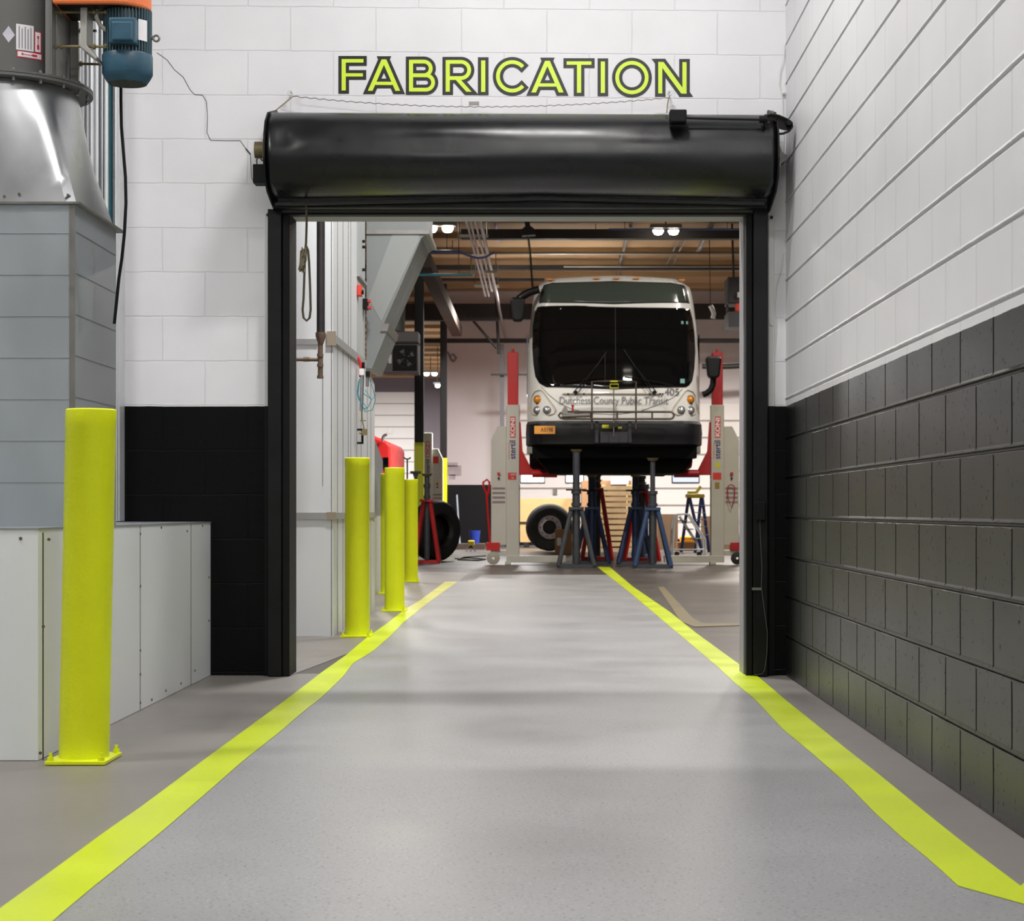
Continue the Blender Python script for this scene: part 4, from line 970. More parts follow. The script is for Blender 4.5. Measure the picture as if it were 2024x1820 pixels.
m = MB(); m.box(XX(753, UY), XX(826, UY), UY-0.04, UY+0.62, ZZ(679, UY), ZZ(675, UY)); m.build('rim', M_SEAL, uh)
m = MB(); m.cyl(P(785, 655, UY+0.3), (XX(785, UY), UY+0.3, GC), 0.13, n=20); m.build('flue', M_DGREY, uh, smooth=True)
# far bay sectional door, main sectional door
def sect_door(n, x0, x1, Y, z0, z1, np_, label=''):
    t = bpy.data.objects.new('door_%d' % n, None); COL.objects.link(t); t.location = ((x0+x1)/2, Y, 0); struct(t)
    m = MB(); m.box(x0, x1, Y-0.05, Y, z0, z1); m.build('door_panel', M_DOORP, t)
    m = MB()
    for i in range(1, np_):
        zz = z0+(z1-z0)*i/np_; m.box(x0, x1, Y-0.065, Y-0.05, zz-0.018, zz+0.018)
    m.build('panel_joint', M_DOORLINE, t)
    return t
d2 = sect_door(2, XX(690, GY2), XX(828, GY2), GY2-0.02, 0, ZZ(775, GY2), 12)
m = MB()
for py in (861, 896, 930): 
    c = P(771, py-10, GY2-0.1); m.box(c[0]-0.09, c[0]+0.09, c[1], c[1]+0.02, c[2]-0.12, c[2]+0.12)
m.build('hinge', M_STEEL, d2)
d3 = sect_door(3, XX(1028, GY), XX(1520, GY), GY-0.03, 0.15, ZZ(798, GY), 8)
for a, b, mt in ((1030, 1075, M_SKYW), (1119, 1152, M_SKYW), (1329, 1380, M_SKYB)):
    m = MB(); m.box(XX(a-2, GY), XX(b+2, GY), GY-0.11, GY-0.08, ZZ(955, GY), ZZ(936, GY)); fr = m.build('window_frame', M_SEAL, d3, bevel=0.03)
    m = MB(); m.box(XX(a, GY), XX(b, GY), GY-0.12, GY-0.11, ZZ(953, GY), ZZ(938, GY)); m.build('pane', mt, fr, bevel=0.03)
m = MB()
for px, py in ((1097, 971), (1447, 975)): c = P(px, py, GY-0.09); m.box(c[0]-0.05, c[0]+0.05, c[1]-0.02, c[1], c[2]-0.08, c[2]+0.08)
m.build('hinge', M_STEEL, d3)
# papers on the far wall
t = thing('posted_papers', 'grey paper notices taped on the white far wall beside the second column', 'papers', P(897, 928, GY-0.01))
for a, b, c_, d_ in ((882, 905, 914, 922), (884, 912, 920, 940), (888, 900, 938, 947)):
    m = MB(); m.box(XX(a, GY), XX(b, GY), GY-0.006, GY-0.001, ZZ(d_, GY), ZZ(c_, GY)); m.build('paper', mat('grey_paper', (170, 160, 164), 0.8, var=0.2, vscale=6), t)
m = MB(); m.tube([P(x, y, 44.97) for x, y in [(884, 695), (887, 700), (892, 712), (897, 715), (902, 708), (896, 700), (890, 704)]], 0.02, 6); tag(m.build('hose_coil', M_STEEL), 'small coiled hose hanging on the far wall beside the second column', 'hose')
# red truck glimpsed left
tr = thing('red_truck', 'bright red truck cab showing between the booth and the first column', 'truck', P(750, 1000, 40))
TY = 40.0
m = MB(); m.prism([(XX(680, TY), 0.5), (XX(772, TY), 0.5), (XX(772, TY), ZZ(880, TY)), (XX(765, TY), ZZ(872, TY)), (XX(742, TY), ZZ(862, TY)), (XX(680, TY), ZZ(858, TY))], 'y', TY, TY+4); m.build('cab', M_RED, tr, bevel=0.05)
m = MB(); m.box(XX(757, TY), XX(768, TY), TY-0.02, TY, ZZ(925, TY), ZZ(904, TY)); m.box(XX(690, TY), XX(752, TY), TY-0.02, TY, ZZ(925, TY), ZZ(900, TY)); m.build('window', M_GLASS, tr)
for px in (700, 764):
    m = MB(); m.cyl(P(px, 0, TY)[:1]+(TY-0.02, 0.45), P(px, 0, TY)[:1]+(TY+0.3, 0.45), 0.44, n=24); m.build('wheel', M_RUBBER, tr)
m = MB(); m.tube([P(x, y, TY-0.1) for x, y in [(756, 872), (757, 864), (760, 860), (765, 859)]], 0.03, 8); m.build('exhaust_pipe', M_BRUSH, tr)
# dark clutter at upper right (unit heater with items)
cl = thing('hanging_heater', 'dark unit heater and hanging gear seen at the upper right edge of the doorway', 'heater', P(1455, 590, 34))
m = MB(); m.box(XX(1438, 34), XX(1500, 34), 34, 34.6, ZZ(600, 34), ZZ(547, 34)); m.build('casing', mat('heater_dark', (44, 44, 48), 0.5), cl, bevel=0.02)
m = MB(); m.box(XX(1438, 34), XX(1500, 34), 33.8, 34.6, ZZ(648, 34), ZZ(618, 34)); m.box(XX(1438, 34), XX(1442, 34), 34.2, 34.3, ZZ(620, 34), ZZ(598, 34)); m.build('shelf', mat('shelf_dark', (58, 56, 60), 0.5), cl)
m = MB(); m.cyl(P(1450, 547, 34.3), (XX(1450, 34), 34.3, GC), 0.02, n=6); m.build('rod', M_SEAL, cl)
m = MB(); m.box(XX(1452, 34), XX(1462, 34), 33.84, 33.985, ZZ(618, 34)+0.003, ZZ(601, 34)); tag(m.build('red_canister', M_REDSIGN, bevel=0.02), 'small bright red canister on the dark shelf at the upper right of the doorway', 'canister')
t = thing('hose_reel_end', 'white hose end hanging on a thin cord right of the bus windscreen top', 'hose', P(1408, 615, 36))
m = MB(); m.cyl((XX(1402, 36), 36, GC-0.001), P(1404, 606, 36), 0.008, n=6); m.build('cord', M_SEAL, t)
m = MB(); m.tube([P(x, y, 36) for x, y in [(1404, 604), (1408, 611), (1411, 620), (1409, 629)]], 0.045, 10); m.build('hose_end', M_DECALW, t, smooth=True)
m = MB(); m.box(XX(1457, 34), XX(1466, 34), 33.9, 34.0, ZZ(589, 34), ZZ(578, 34)); m.build('junction_box', M_DECALW, cl, bevel=0.01)

# ------------------------------------------------------------------ the bus
BY = 27.5; sc = BY/F
bus = thing('transit_bus', 'white city bus raised on red lifts, seen from the front with dark split windscreen', 'bus', (XX(1214.5, BY), BY+5, 1.5))
bxc = XX(1214.5, BY)
def bz(py): return ZZ(py, BY)
BR = [(886, 172, 0.10), (860, 173, 0.02), (832, 173, 0.0), (800, 173, 0.0), (768, 172.5, 0.02), (735, 172, 0.05), (700, 171, 0.08), (650, 168.5, 0.13), (603, 164, 0.19), (575, 160, 0.23), (556, 155, 0.27), (549, 150, 0.33), (545, 143, 0.42), (543, 130, 0.55)]
def binterp(z):
    rows = [(bz(p), h*sc, o) for p, h, o in BR]
    if z <= rows[0][0]: return rows[0][1], rows[0][2]
    for a, b in zip(rows[:-1], rows[1:]):
        if a[0] <= z <= b[0]:
            t = (z-a[0])/(b[0]-a[0]); return a[1]+t*(b[1]-a[1]), a[2]+t*(b[2]-a[2])
    return rows[-1][1], rows[-1][2]
def by_at(x, z):
    hw, o = binterp(z); t = min(1, abs(x-bxc)/hw)
    return BY+o+0.07*t*t+(0.33*((t-0.80)/0.2)**2.4 if t > 0.80 else 0)
vs = []; fs = []; NF = 44; rows_z = []
zz_list = [bz(886)+(bz(545)-bz(886))*i/26 for i in range(27)]+[bz(543)+0.0]
BL = 10.6
for k, z in enumerate(zz_list):
    hw, o = binterp(z)
    crown = 0
    ring = []
    for i in range(NF+1):
        t = -1+2*i/NF; t = math.copysign(1-(1-abs(t))**1.25, t) if False else t
        x = bxc+hw*t; ring.append((x, by_at(x, z), z+(0.055*(1-t*t) if k == len(zz_list)-1 else (0.045*(1-t*t) if z > bz(552) else 0))))
    ring += [(bxc+hw, BY+0.9, z), (bxc+hw, BY+BL, z), (bxc-hw, BY+BL, z), (bxc-hw, BY+0.9, z)]
    vs += ring
n = NF+5
for k in range(len(zz_list)-1):
    for i in range(n): fs.append((k*n+i, k*n+(i+1) % n, (k+1)*n+(i+1) % n, (k+1)*n+i))
top = (len(zz_list)-1)*n
fs.append(tuple(range(top, top+n))); fs.append(tuple(range(n-1, -1, -1)))
m = MB(); m.add(vs, fs); m.build('body_shell', M_BUS, bus, smooth=True)
def on_bus(px, py, off=0.01):
    z = bz(py); x = XX(px, BY); return (x, by_at(x, z)-off, z)
def bus_panel(outl, name, mt, off=0.012, par=None, grid=(40, 20)):
    """a panel that follows the nose surface: horizontal scan rows of the outline, as a strip grid"""
    ys_ = [p[1] for p in outl]; y0, y1 = min(ys_), max(ys_); m = MB(); R_, C_ = grid; vs = []; fs = []
    def span(y):
        xs = []
        for i in range(len(outl)):
            a, b = outl[i], outl[(i+1) % len(outl)]
            if (a[1]-y)*(b[1]-y) <= 0 and a[1] != b[1]: xs.append(a[0]+(b[0]-a[0])*(y-a[1])/(b[1]-a[1]))
        return min(xs), max(xs)
    for r in range(R_+1):
        y = y0+1e-3+(y1-y0-2e-3)*r/R_; a, b = span(y)
        for c in range(C_+1): vs.append(on_bus(a+(b-a)*c/C_, y, off))
    for r in range(R_):
        for c in range(C_): fs.append((r*(C_+1)+c, r*(C_+1)+c+1, (r+1)*(C_+1)+c+1, (r+1)*(C_+1)+c))
    m.add(vs, fs); o = m.build(name, mt, par or bus, smooth=True); s_ = o.modifiers.new('solid', 'SOLIDIFY'); s_.thickness = 0.008; s_.offset = 0
    return o
def rounded(x0, y0, x1, y1, r, n=6):
    out = []
    for cxx, cyy, a0 in ((x1-r, y0+r, -90), (x1-r, y1-r, 0), (x0+r, y1-r, 90), (x0+r, y0+r, 180)):
        for i in range(n+1):
            a = math.radians(a0+90*i/n); out.append((cxx+r*math.cos(a), cyy+r*math.sin(a)))
    return out
WS = [(1064, 603), (1140, 603), (1290, 605), (1366, 607), (1371, 625), (1375, 655), (1376, 690), (1373, 725), (1368, 750), (1360, 761), (1346, 766), (1216, 767), (1104, 766), (1082, 763), (1068, 756), (1060, 742), (1056, 715), (1054, 680), (1055, 640), (1059, 615)]
WSo = [(1214.5+(x-1214.5)*1.012, 685+(y-685)*1.02) for x, y in WS]
bus_panel(WSo, 'windscreen_seal', M_SEAL, 0.010)
ws = bus_panel(WS, 'windscreen', M_GLASS, 0.022)
m = MB(); m.tube([on_bus(1217, y, 0.03) for y in range(606, 766, 8)], 0.006, 6); m.build('divider', M_SEAL, ws)
m = MB(); m.add([on_bus(x, y, 0.03) for x, y in [(1348, 632), (1362, 632), (1362, 638), (1348, 638)]], [(0, 1, 2, 3)]); m.add([on_bus(x, y, 0.03) for x, y in [(1345, 748), (1354, 748), (1354, 757), (1345, 757)]], [(0, 1, 2, 3)])
m.build('sticker', mat('teal_sticker', (110, 160, 150), 0.5), ws)
SG = [(1079, 556), (1130, 553), (1215, 552), (1300, 553), (1350, 557), (1358, 562), (1365, 594), (1215, 596), (1067, 594), (1072, 568)]
SGo = [(1214.5+(x-1214.5)*1.015, 574+(y-574)*1.07) for x, y in SG]
bus_panel(SGo, 'sign_seal', M_SEAL, 0.010, grid=(14, 24))
bus_panel(SG, 'destination_sign', mat('sign_glass', (62, 70, 64), 0.10, spec=0.8), 0.022, grid=(14, 24))
# marker lamps
for px in (1086, 1180, 1220, 1260, 1352):
    c = on_bus(px, 547.5 if abs(px-1215) < 100 else 549, 0.02); m = MB(); m.box(c[0]-0.045, c[0]+0.045, c[1]-0.03, c[1]+0.05, c[2]+0.01, c[2]+0.035); m.build('marker_lamp', M_AMBER, bus, bevel=0.006)
# bumper
m = MB(); vs = []; fs = []; rws = [(832, 172, -0.10), (838, 174.5, -0.19), (858, 175.5, -0.21), (862, 175, -0.195), (878, 175, -0.17), (882, 173, -0.08)]
for py, hw, o in rws:
    for i in range(NF+1):
        t = -1+2*i/NF; x = bxc+hw*sc*t; vs.append((x, BY+o+0.07*t*t+(0.33*((abs(t)-0.8)/0.2)**2.4 if abs(t) > 0.8 else 0), bz(py)))
for k in range(len(rws)-1):
    for i in range(NF): fs.append((k*(NF+1)+i, k*(NF+1)+i+1, (k+1)*(NF+1)+i+1, (k+1)*(NF+1)+i))
m.add(vs, fs); o = m.build('bumper', mat('bumper_black', (18, 19, 25), 0.45), bus, smooth=True); s_ = o.modifiers.new('solid', 'SOLIDIFY'); s_.thickness = 0.03; s_.offset = -1
m = MB(); m.box(XX(1052, BY), XX(1378, BY), BY+0.05, BY+0.5, bz(905), bz(882)); m.prism([(XX(x, BY+0.3), ZZ(y, BY+0.3)) for x, y in [(1056, 900), (1374, 900), (1350, 935), (1086, 935)]], 'y', BY+0.3, BY+2.2)
m.box(bxc-1.1, bxc+1.1, BY+2, BY+BL, 1.62, 1.8); m.build('underbody', mat('underbody_black', (5, 5, 6), 0.8, spec=0.15), bus)
m = MB(); m.box(XX(1041, BY), XX(1054, BY), BY+0.1, BY+0.3, bz(896), bz(882)); m.box(XX(1376, BY), XX(1386, BY), BY+0.1, BY+0.3, bz(896), bz(882)); m.build('fog_lamp_block', mat('grey_green_block', (130, 132, 120), 0.5), bus, bevel=0.01)
m = MB(); m.box(XX(1186, BY-0.2), XX(1240, BY-0.2), BY-0.30, BY-0.05, bz(876), bz(855)); m.box(XX(1176, BY-.2), XX(1183, BY-.2), BY-0.27, BY-0.2, bz(876), bz(834)); m.box(XX(1241, BY-.2), XX(1248, BY-.2), BY-0.27, BY-0.2, bz(876), bz(834)); m.build('rack_mount', mat('mount_dark', (40, 40, 46), 0.5), bus)
m = MB(); m.box(XX(1190, BY-.25), XX(1210, BY-.25), BY-0.262, BY-0.24, bz(848), bz(841)); m.box(XX(1221, BY-.25), XX(1229, BY-.25), BY-0.262, BY-0.24, bz(849), bz(845)); m.build('yellow_decal', mat('yellow_decal', (206, 206, 30), 0.5), bus)
# plate
m = MB(); a = XX(1056, BY-0.2); b = XX(1097.5, BY-0.2); m.box(a, b, BY-0.232, BY-0.222, bz(859), bz(843)); plt = m.build('license_plate', mat('plate_orange', (226, 158, 66), 0.5), bus, bevel=0.01)
text_mesh('A5198', 0.085, mat('plate_text', (120, 72, 36), 0.6), 'plate_number', plt, ((a+b)/2+0.03, BY-0.234, bz(851)), (1, 0, 0), (0, 0, 1), 0.8, 0.002)
# headlight clusters
def cluster(cpx, s):
    tri = [(0, -29), (5, -30), (10, -27), (33, 4), (36, 11), (32, 17), (24, 20), (-4, 20), (-11, 17), (-14, 8), (-12, -18), (-6, -27)]
    pts = [on_bus(cpx+s*x, 800+y, 0.012) for x, y in tri]
    m = MB(); m.tube(pts, 0.007, 6, True); m.build('headlight_surround', mat('surround_tan', (176, 166, 140), 0.5), bus)
    for dx, dy, r, mt, nm in ((0, -11, 7.6, M_AMBER, 'turn_signal'), (-1, 10, 7.0, M_LENS, 'headlamp'), (18, 10, 7.0, M_LENS, 'headlamp')):
        c = on_bus(cpx+s*dx, 800+dy, 0.0); rr_ = r*sc
        m = MB(); m.lathe((c[0], c[1], c[2]), [(0.001, -0.045), (rr_*0.6, -0.038), (rr_*0.92, -0.022), (rr_, -0.01), (rr_, 0.03)], 'y', 24); hl = m.build(nm, mt, bus, smooth=True)
        m = MB(); m.torus((c[0], c[1]-0.012, c[2]), rr_, 0.007, 'y', 24); m.build('rim', M_SEAL, hl)
        if mt is M_LENS: m = MB(); m.sphere((c[0], c[1]-0.046, c[2]), rr_*0.35, 10); m.build('bulb', M_DECALW, hl, smooth=True)
cluster(1063, 1); cluster(1365, -1)
# lettering
def bus_text(txt, px, py, size, mt, name, xs=1.0, w=None):
    c = on_bus(px, py, 0.03); o = text_mesh(txt, size, mt, name, bus, c, (1, 0, 0), (0, 0, 1), xs)
    off = wloc(bus)
    for v in o.data.vertices:
        wv = v.co+off; v.co.y += by_at(wv.x, wv.z)-0.016-c[1]
    return o
bus_text('Dutchess County Public Transit', 1213, 792, 0.158, M_GREYTXT, 'lettering', 0.79)
bus_text('405', 1329, 775, 0.15, mat('dark_grey_lettering', (84, 84, 94), 0.5), 'fleet_number', 1.0)
m = MB(); m.tube([on_bus(x, y, 0.004) for x, y in [(1070, 764), (1085, 780), (1106, 797), (1130, 808), (1165, 817), (1216, 819), (1262, 814), (1300, 800), (1330, 786), (1350, 768)]], 0.004, 5)
m.build('hatch_seam', M_GREYB, bus)
m = MB(); m.tube([on_bus(x, 778, 0.02) for x in range(1112, 1315, 12)], 0.012, 8); m.build('washer_bar', mat('bar_tan', (180, 172, 156), 0.5), bus)
for px in (1123, 1154, 1310, 1284, 1292, 1305): 
    c = on_bus(px, 778.5, 0.03); m = MB(); m.sphere(c, 0.016, 8); m.build('stud', M_SEAL, bus)
# wipers
def wiper(base, elbow, ends):
    m = MB(); 
    for d in (-2.5, 2.5): m.tube([on_bus(base[0]+d*2, base[1], 0.06), on_bus(base[0]+d+(elbow[0]-base[0])*0.5, (base[1]+elbow[1])/2, 0.09), on_bus(*elbow, 0.07)], 0.008, 6)
    m.cyl(on_bus(*base, 0.02), on_bus(*base, 0.08), 0.03, n=10); w_ = m.build('wiper_arm', M_BLK2, bus)
    m = MB(); m.tube([on_bus(x, y, 0.045) for x, y in ends], 0.010, 6); m.build('wiper_blade', M_BLK2, w_)
wiper((1138, 776), (1176, 728), [(1100, 759), (1140, 752), (1180, 747), (1200, 744)])
wiper((1293, 776), (1258, 728), [(1235, 745), (1270, 750), (1310, 758), (1330, 762)])
m = MB(); m.tube([on_bus(1176, 728, 0.06), on_bus(1199, 695, 0.06)], 0.006, 6); m.tube([on_bus(1258, 728, 0.06), on_bus(1233, 690, 0.06)], 0.006, 6); m.tube([on_bus(1196, 700, 0.05), on_bus(1196, 757, 0.05)], 0.005, 6); m.build('wiper_link', M_SEAL, bus)
# mirrors
m = MB(); m.tube([P(x, y, BY+0.25) for x, y in [(1066, 572), (1058, 574), (1046, 578), (1035, 584), (1027, 590), (1023, 596)]], 0.06, 10); mi = m.build('mirror_arm', M_BLK, bus, smooth=True)
def mirror(cpx, cpy, hw, hh, Y):
    m = MB(); c = P(cpx, cpy, Y); ol = rounded(-hw, -hh, hw, hh, hw*0.6, 5); ol = [((x*(1-0.18*(y/hh))) , y) for x, y in ol]
    ol = [(c[0]+x*sc, c[2]-y*sc) for x, y in ol]; m.prism(ol, 'y', Y-0.08, Y+0.08); return m
mirror(1023, 612, 13, 24, BY+0.1).build('mirror_head', M_BLK, bus, bevel=0.03)
mirror(1410, 726, 14, 22, BY+0.05).build('mirror_head', M_BLK, bus, bevel=0.03)
m = MB(); m.tube([P(x, y, BY+0.1) for x, y in [(1389, 780), (1397, 777), (1405, 770), (1409, 760), (1410, 745)]], 0.045, 10); m.build('mirror_arm', M_BLK2, bus, smooth=True)
# side windows
for s in (-1, 1):
    m = MB(); hw = 172*sc
    x = bxc+s*(hw-0.005)
    for i in range(5):
        y0 = BY+0.55+i*1.95; m.box(x, x+s*0.02, y0, y0+1.85, bz(775 if i == 0 else 770), bz(655))
    m.build('side_window', M_GLASS, bus)
for yy in (29.2, 35.2):
    for s in (-1, 1):
        cxw = bxc+s*(1.28-0.17); m = MB()
        m.lathe((cxw, yy, 1.95), [(0.25, -0.14), (0.45, -0.15), (0.48, -0.10), (0.48, 0.10), (0.45, 0.15), (0.25, 0.14)], 'x', 32); wl = m.build('wheel', M_RUBBER, bus, smooth=True)
        m = MB(); m.lathe((cxw, yy, 1.95), [(0.001, -0.06), (0.25, -0.09), (0.26, 0.09), (0.001, 0.06)], 'x', 28); m.build('hub', M_RIM, wl, smooth=True)
# bike rack folded up
M_RACK = mat('rack_brown_steel', (84, 74, 66), 0.5, 0.4)
br_ = thing('bike_rack', 'folded brown steel bicycle rack mounted on the front of the bus', 'bike rack', (bxc, BY-0.37, bz(832)))
RYk = BY-0.37
def rp2(px, py, d=0): return P(px, py, RYk+d)
m = MB(); loop = [(1115, 814), (1325, 814)]+[(1325+7*math.sin(math.radians(a)), 821-7*math.cos(math.radians(a))) for a in range(0, 181, 30)]+[(1115, 828), (1108, 826), (1104, 821), (1108, 816)]
m.tube([rp2(x, y) for x, y in loop], 0.016, 8, True)
for px in (1137, 1168, 1220, 1289): m.cyl(rp2(px, 812), rp2(px, 828), 0.013, n=8)
m.build('tray', M_RACK, br_, smooth=True)
m = MB(); m.tube([rp2(x, y, 0.03) for x, y in [(1170, 848), (1170, 754), (1200, 753), (1230, 753), (1257, 754), (1257, 848)]], 0.013, 8); m.build('upright_hoop', M_RACK, br_, smooth=True)
m = MB(); m.box(rp2(1204, 0)[0], rp2(1222, 0)[0], RYk-0.01, BY-0.215, bz(846), bz(838)); m.build('mounting_arm', M_SEAL, br_)
m = MB(); m.cyl(rp2(1213, 862), rp2(1213, 770), 0.009, n=8); m.build('centre_rod', M_STEEL, br_)
m = MB(); m.tube([rp2(x, y, -0.02) for x, y in [(1206, 767), (1206, 759), (1222, 759), (1222, 767), (1206, 767)]], 0.008, 6); m.box(rp2(1206, 0)[0], rp2(1221, 0)[0], RYk-0.05, RYk-0.02, ZZ(755, RYk), ZZ(752.5, RYk)); m.build('handle', mat('handle_yellow', (196, 196, 40), 0.5), br_)
m = MB(); m.cyl(rp2(1110, 822), rp2(1166, 820), 0.034, n=12); m.prism([(rp2(x, y)[0], rp2(x, y)[2]) for x, y in [(1108, 816), (1116, 802), (1122, 808), (1122, 816)]], 'y', RYk-0.03, RYk+0.03); m.build('wheel_clamp', M_STEEL, br_, smooth=True)
m = MB(); m.cyl(rp2(1132, 812), rp2(1132, 803), 0.014, n=8); m.sphere(rp2(1132, 802), 0.022, 10); m.build('knob', M_REDD, br_)

# ------------------------------------------------------------------ mobile column lifts
def column_lift(ox, oy, s, label, cream, red, fork=True):
    """post centred at ox, arms toward s*X"""
    t = thing('column_lift', label, 'vehicle lift', (ox, oy, 0), 'mobile column lifts')
    W = 0.20
    m = MB(); m.box(ox-W/2, ox+W/2, oy, oy+0.22, 0.10, 2.46); m.build('post', cream, t, bevel=0.01)
    m = MB(); m.box(ox-W*0.40, ox+W*0.42, oy+0.03, oy+0.19, 2.30, 3.27); m.cyl((ox, oy+0.1, 3.27), (ox, oy+0.1, 3.33), 0.02, n=8); m.build('mast', red, t, bevel=0.01)
    x1 = ox-s*W/2; x2 = ox-s*(W/2+0.235)
    m = MB(); m.prism([(x1, 0.30), (x1, 2.13), (x1-s*0.13, 2.13), (x2, 1.92), (x2, 0.30)] if s > 0 else [(x1, 0.30), (x2, 0.30), (x2, 1.92), (x1-s*0.13, 2.13), (x1, 2.13)], 'y', oy+0.04, oy+0.22)
    cab = m.build('control_cabinet', cream, t, bevel=0.008)
    for k in range(4):
        m = MB(); m.box(min(x1-s*0.02, x2+s*0.02), max(x1-s*0.02, x2+s*0.02), oy+0.034, oy+0.04, 1.16-k*0.07, 1.19-k*0.07); m.build('label_strip', mat('label_grey', (146, 128, 128), 0.6), cab)
    m = MB(); m.cyl(((x1+x2)/2, oy+0.04, 1.40), ((x1+x2)/2, oy+0.01, 1.40), 0.025, n=12); m.build('stop_button', red, cab)
    m = MB(); m.cyl(((x1+x2)/2, oy+0.04, 1.33), ((x1+x2)/2, oy+0.015, 1.33), 0.018, n=12); m.build('knob', M_SEAL, cab)
    # base legs
    m = MB()
    m.box(ox-W/2, ox+s*0.82, oy-0.02, oy+0.16, 0.035, 0.14) if s > 0 else m.box(ox+W/2, ox-0.82, oy-0.02, oy+0.16, 0.035, 0.14)
    m.box(ox-0.34*s, ox+0.05*s, oy+0.05, oy+0.25, 0.14, 0.22)
    m.box(ox-W/2-0.02, ox-W/2+0.07, oy-0.03, oy+0.16, 0.0, 0.05); m.build('base', cream, t, bevel=0.006)
    m = MB(); cxw = ox-s*0.30; m.lathe((cxw, oy-0.02, 0.10), [(0.02, -0.03), (0.05, -0.03), (0.098, -0.02), (0.10, 0.0), (0.098, 0.03), (0.02, 0.03)], 'y', 24); m.build('caster', mat('caster_cream', (176, 172, 156), 0.5) if s > 0 else M_SEAL, t, smooth=True)
    # pump jack with handle
    m = MB(); hx = ox-s*0.40; m.tube([(hx+0.05*s, oy+0.1, 0.32), (hx+0.02*s, oy+0.1, 0.70), (hx, oy+0.1, 1.02), (hx-0.01*s, oy+0.1, 1.10), (hx-0.05*s, oy+0.1, 1.20), (hx-0.06*s, oy+0.1, 1.27), (hx+0.0, oy+0.1, 1.31), (hx+0.04*s, oy+0.1, 1.27), (hx+0.03*s, oy+0.1, 1.14), (hx, oy+0.1, 1.04)], 0.017, 8)
    m.box(hx-0.01, hx+0.20*s, oy+0.02, oy+0.16, 0.22, 0.34); m.build('pump_handle', red, t)
    if fork:
        m = MB(); p0 = ox+s*W/2
        pl = [(p0, 2.2), (p0+s*0.02, 2.2), (p0+s*0.05, 1.75), (p0+s*0.20, 1.45), (p0+s*0.25, 1.38), (p0, 1.38)]
        if s < 0: pl = pl[::-1]
        m.prism(pl, 'y', oy+0.02, oy+0.16)
        m.build('carriage', red, t, bevel=0.01)
        m = MB(); m.cyl((p0+s*0.20, oy-0.10, 1.40), (p0+s*0.58, oy-0.10, 1.40), 0.06, n=14); m.box(min(p0+s*0.2, p0+s*0.55), max(p0+s*0.2, p0+s*0.55), oy-0.1, oy+0.4, 1.37, 1.42); m.build('fork', red, t, smooth=True)
    # decals on the post, reading upward
    yb = oy-0.003
    m = MB(); m.box(ox-0.042, ox+0.044, yb, oy, 1.953, 2.279); rb_ = m.build('red_decal', M_REDSIGN, t)
    text_mesh('KONI', 0.088, M_DECALW, 'decal_text', rb_, (ox+0.003, yb-0.001, 2.116), (0, 0, 1), (-1, 0, 0), 1.35, 0.003)
    text_mesh('stertil', 0.13, M_NAVY, 'brand_text', t, (ox+0.0, yb-0.001, 1.77), (0, 0, 1), (-1, 0, 0), 0.95, 0.002)
    m = MB(); m.box(ox-0.062, ox-0.054, yb, oy, 1.62, 1.88); m.build('orange_underline', M_REDSIGN, t)
    m = MB(); m.box(ox-0.075, ox+0.055, yb, oy, 1.307, 1.416); cp = m.build('capacity_decal', M_REDSIGN, t)
    return t, rb_, cp
LY = 28.8
t, rb1, cp = column_lift(XX(1013.5, LY), LY, 1, 'cream and red mobile column lift standing left of the bus', M_CREAM, M_RED)
text_mesh('18500\nlbs', 0.048, M_DECALW, 'decal_text', cp, (XX(1013.5, LY), LY-0.006, 1.362), (1, 0, 0), (0, 0, 1), 0.75)
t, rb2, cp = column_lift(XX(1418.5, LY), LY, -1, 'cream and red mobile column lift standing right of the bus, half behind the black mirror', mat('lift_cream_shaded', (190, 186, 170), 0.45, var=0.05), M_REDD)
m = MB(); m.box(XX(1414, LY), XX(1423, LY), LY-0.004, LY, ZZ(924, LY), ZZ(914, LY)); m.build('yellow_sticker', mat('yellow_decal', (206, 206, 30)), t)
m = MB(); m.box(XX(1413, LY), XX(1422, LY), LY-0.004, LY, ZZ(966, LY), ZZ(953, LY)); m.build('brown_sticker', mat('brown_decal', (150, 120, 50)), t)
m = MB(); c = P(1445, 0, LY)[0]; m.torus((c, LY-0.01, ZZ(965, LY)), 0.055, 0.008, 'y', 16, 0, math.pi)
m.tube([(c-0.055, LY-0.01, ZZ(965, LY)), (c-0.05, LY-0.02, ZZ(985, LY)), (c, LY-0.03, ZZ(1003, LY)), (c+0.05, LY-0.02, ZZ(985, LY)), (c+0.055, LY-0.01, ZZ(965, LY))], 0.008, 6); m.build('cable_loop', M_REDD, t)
t, rb3, cp = column_lift(XX(845.5, 38), 38.0, -1, 'farther cream column lift without load between the two black columns', M_CREAM, M_RED, fork=False)
for o in list(children(t)):
    if o.name.startswith('mast') or o.name.startswith('pump'): bpy.data.objects.remove(o)
m = MB(); m.box(XX(857, 38), XX(869, 38), 38.03, 38.04, ZZ(912, 38), ZZ(898, 38)); m.build('red_square', M_REDSIGN, t)
t.scale = (0.9, 1, 0.98)

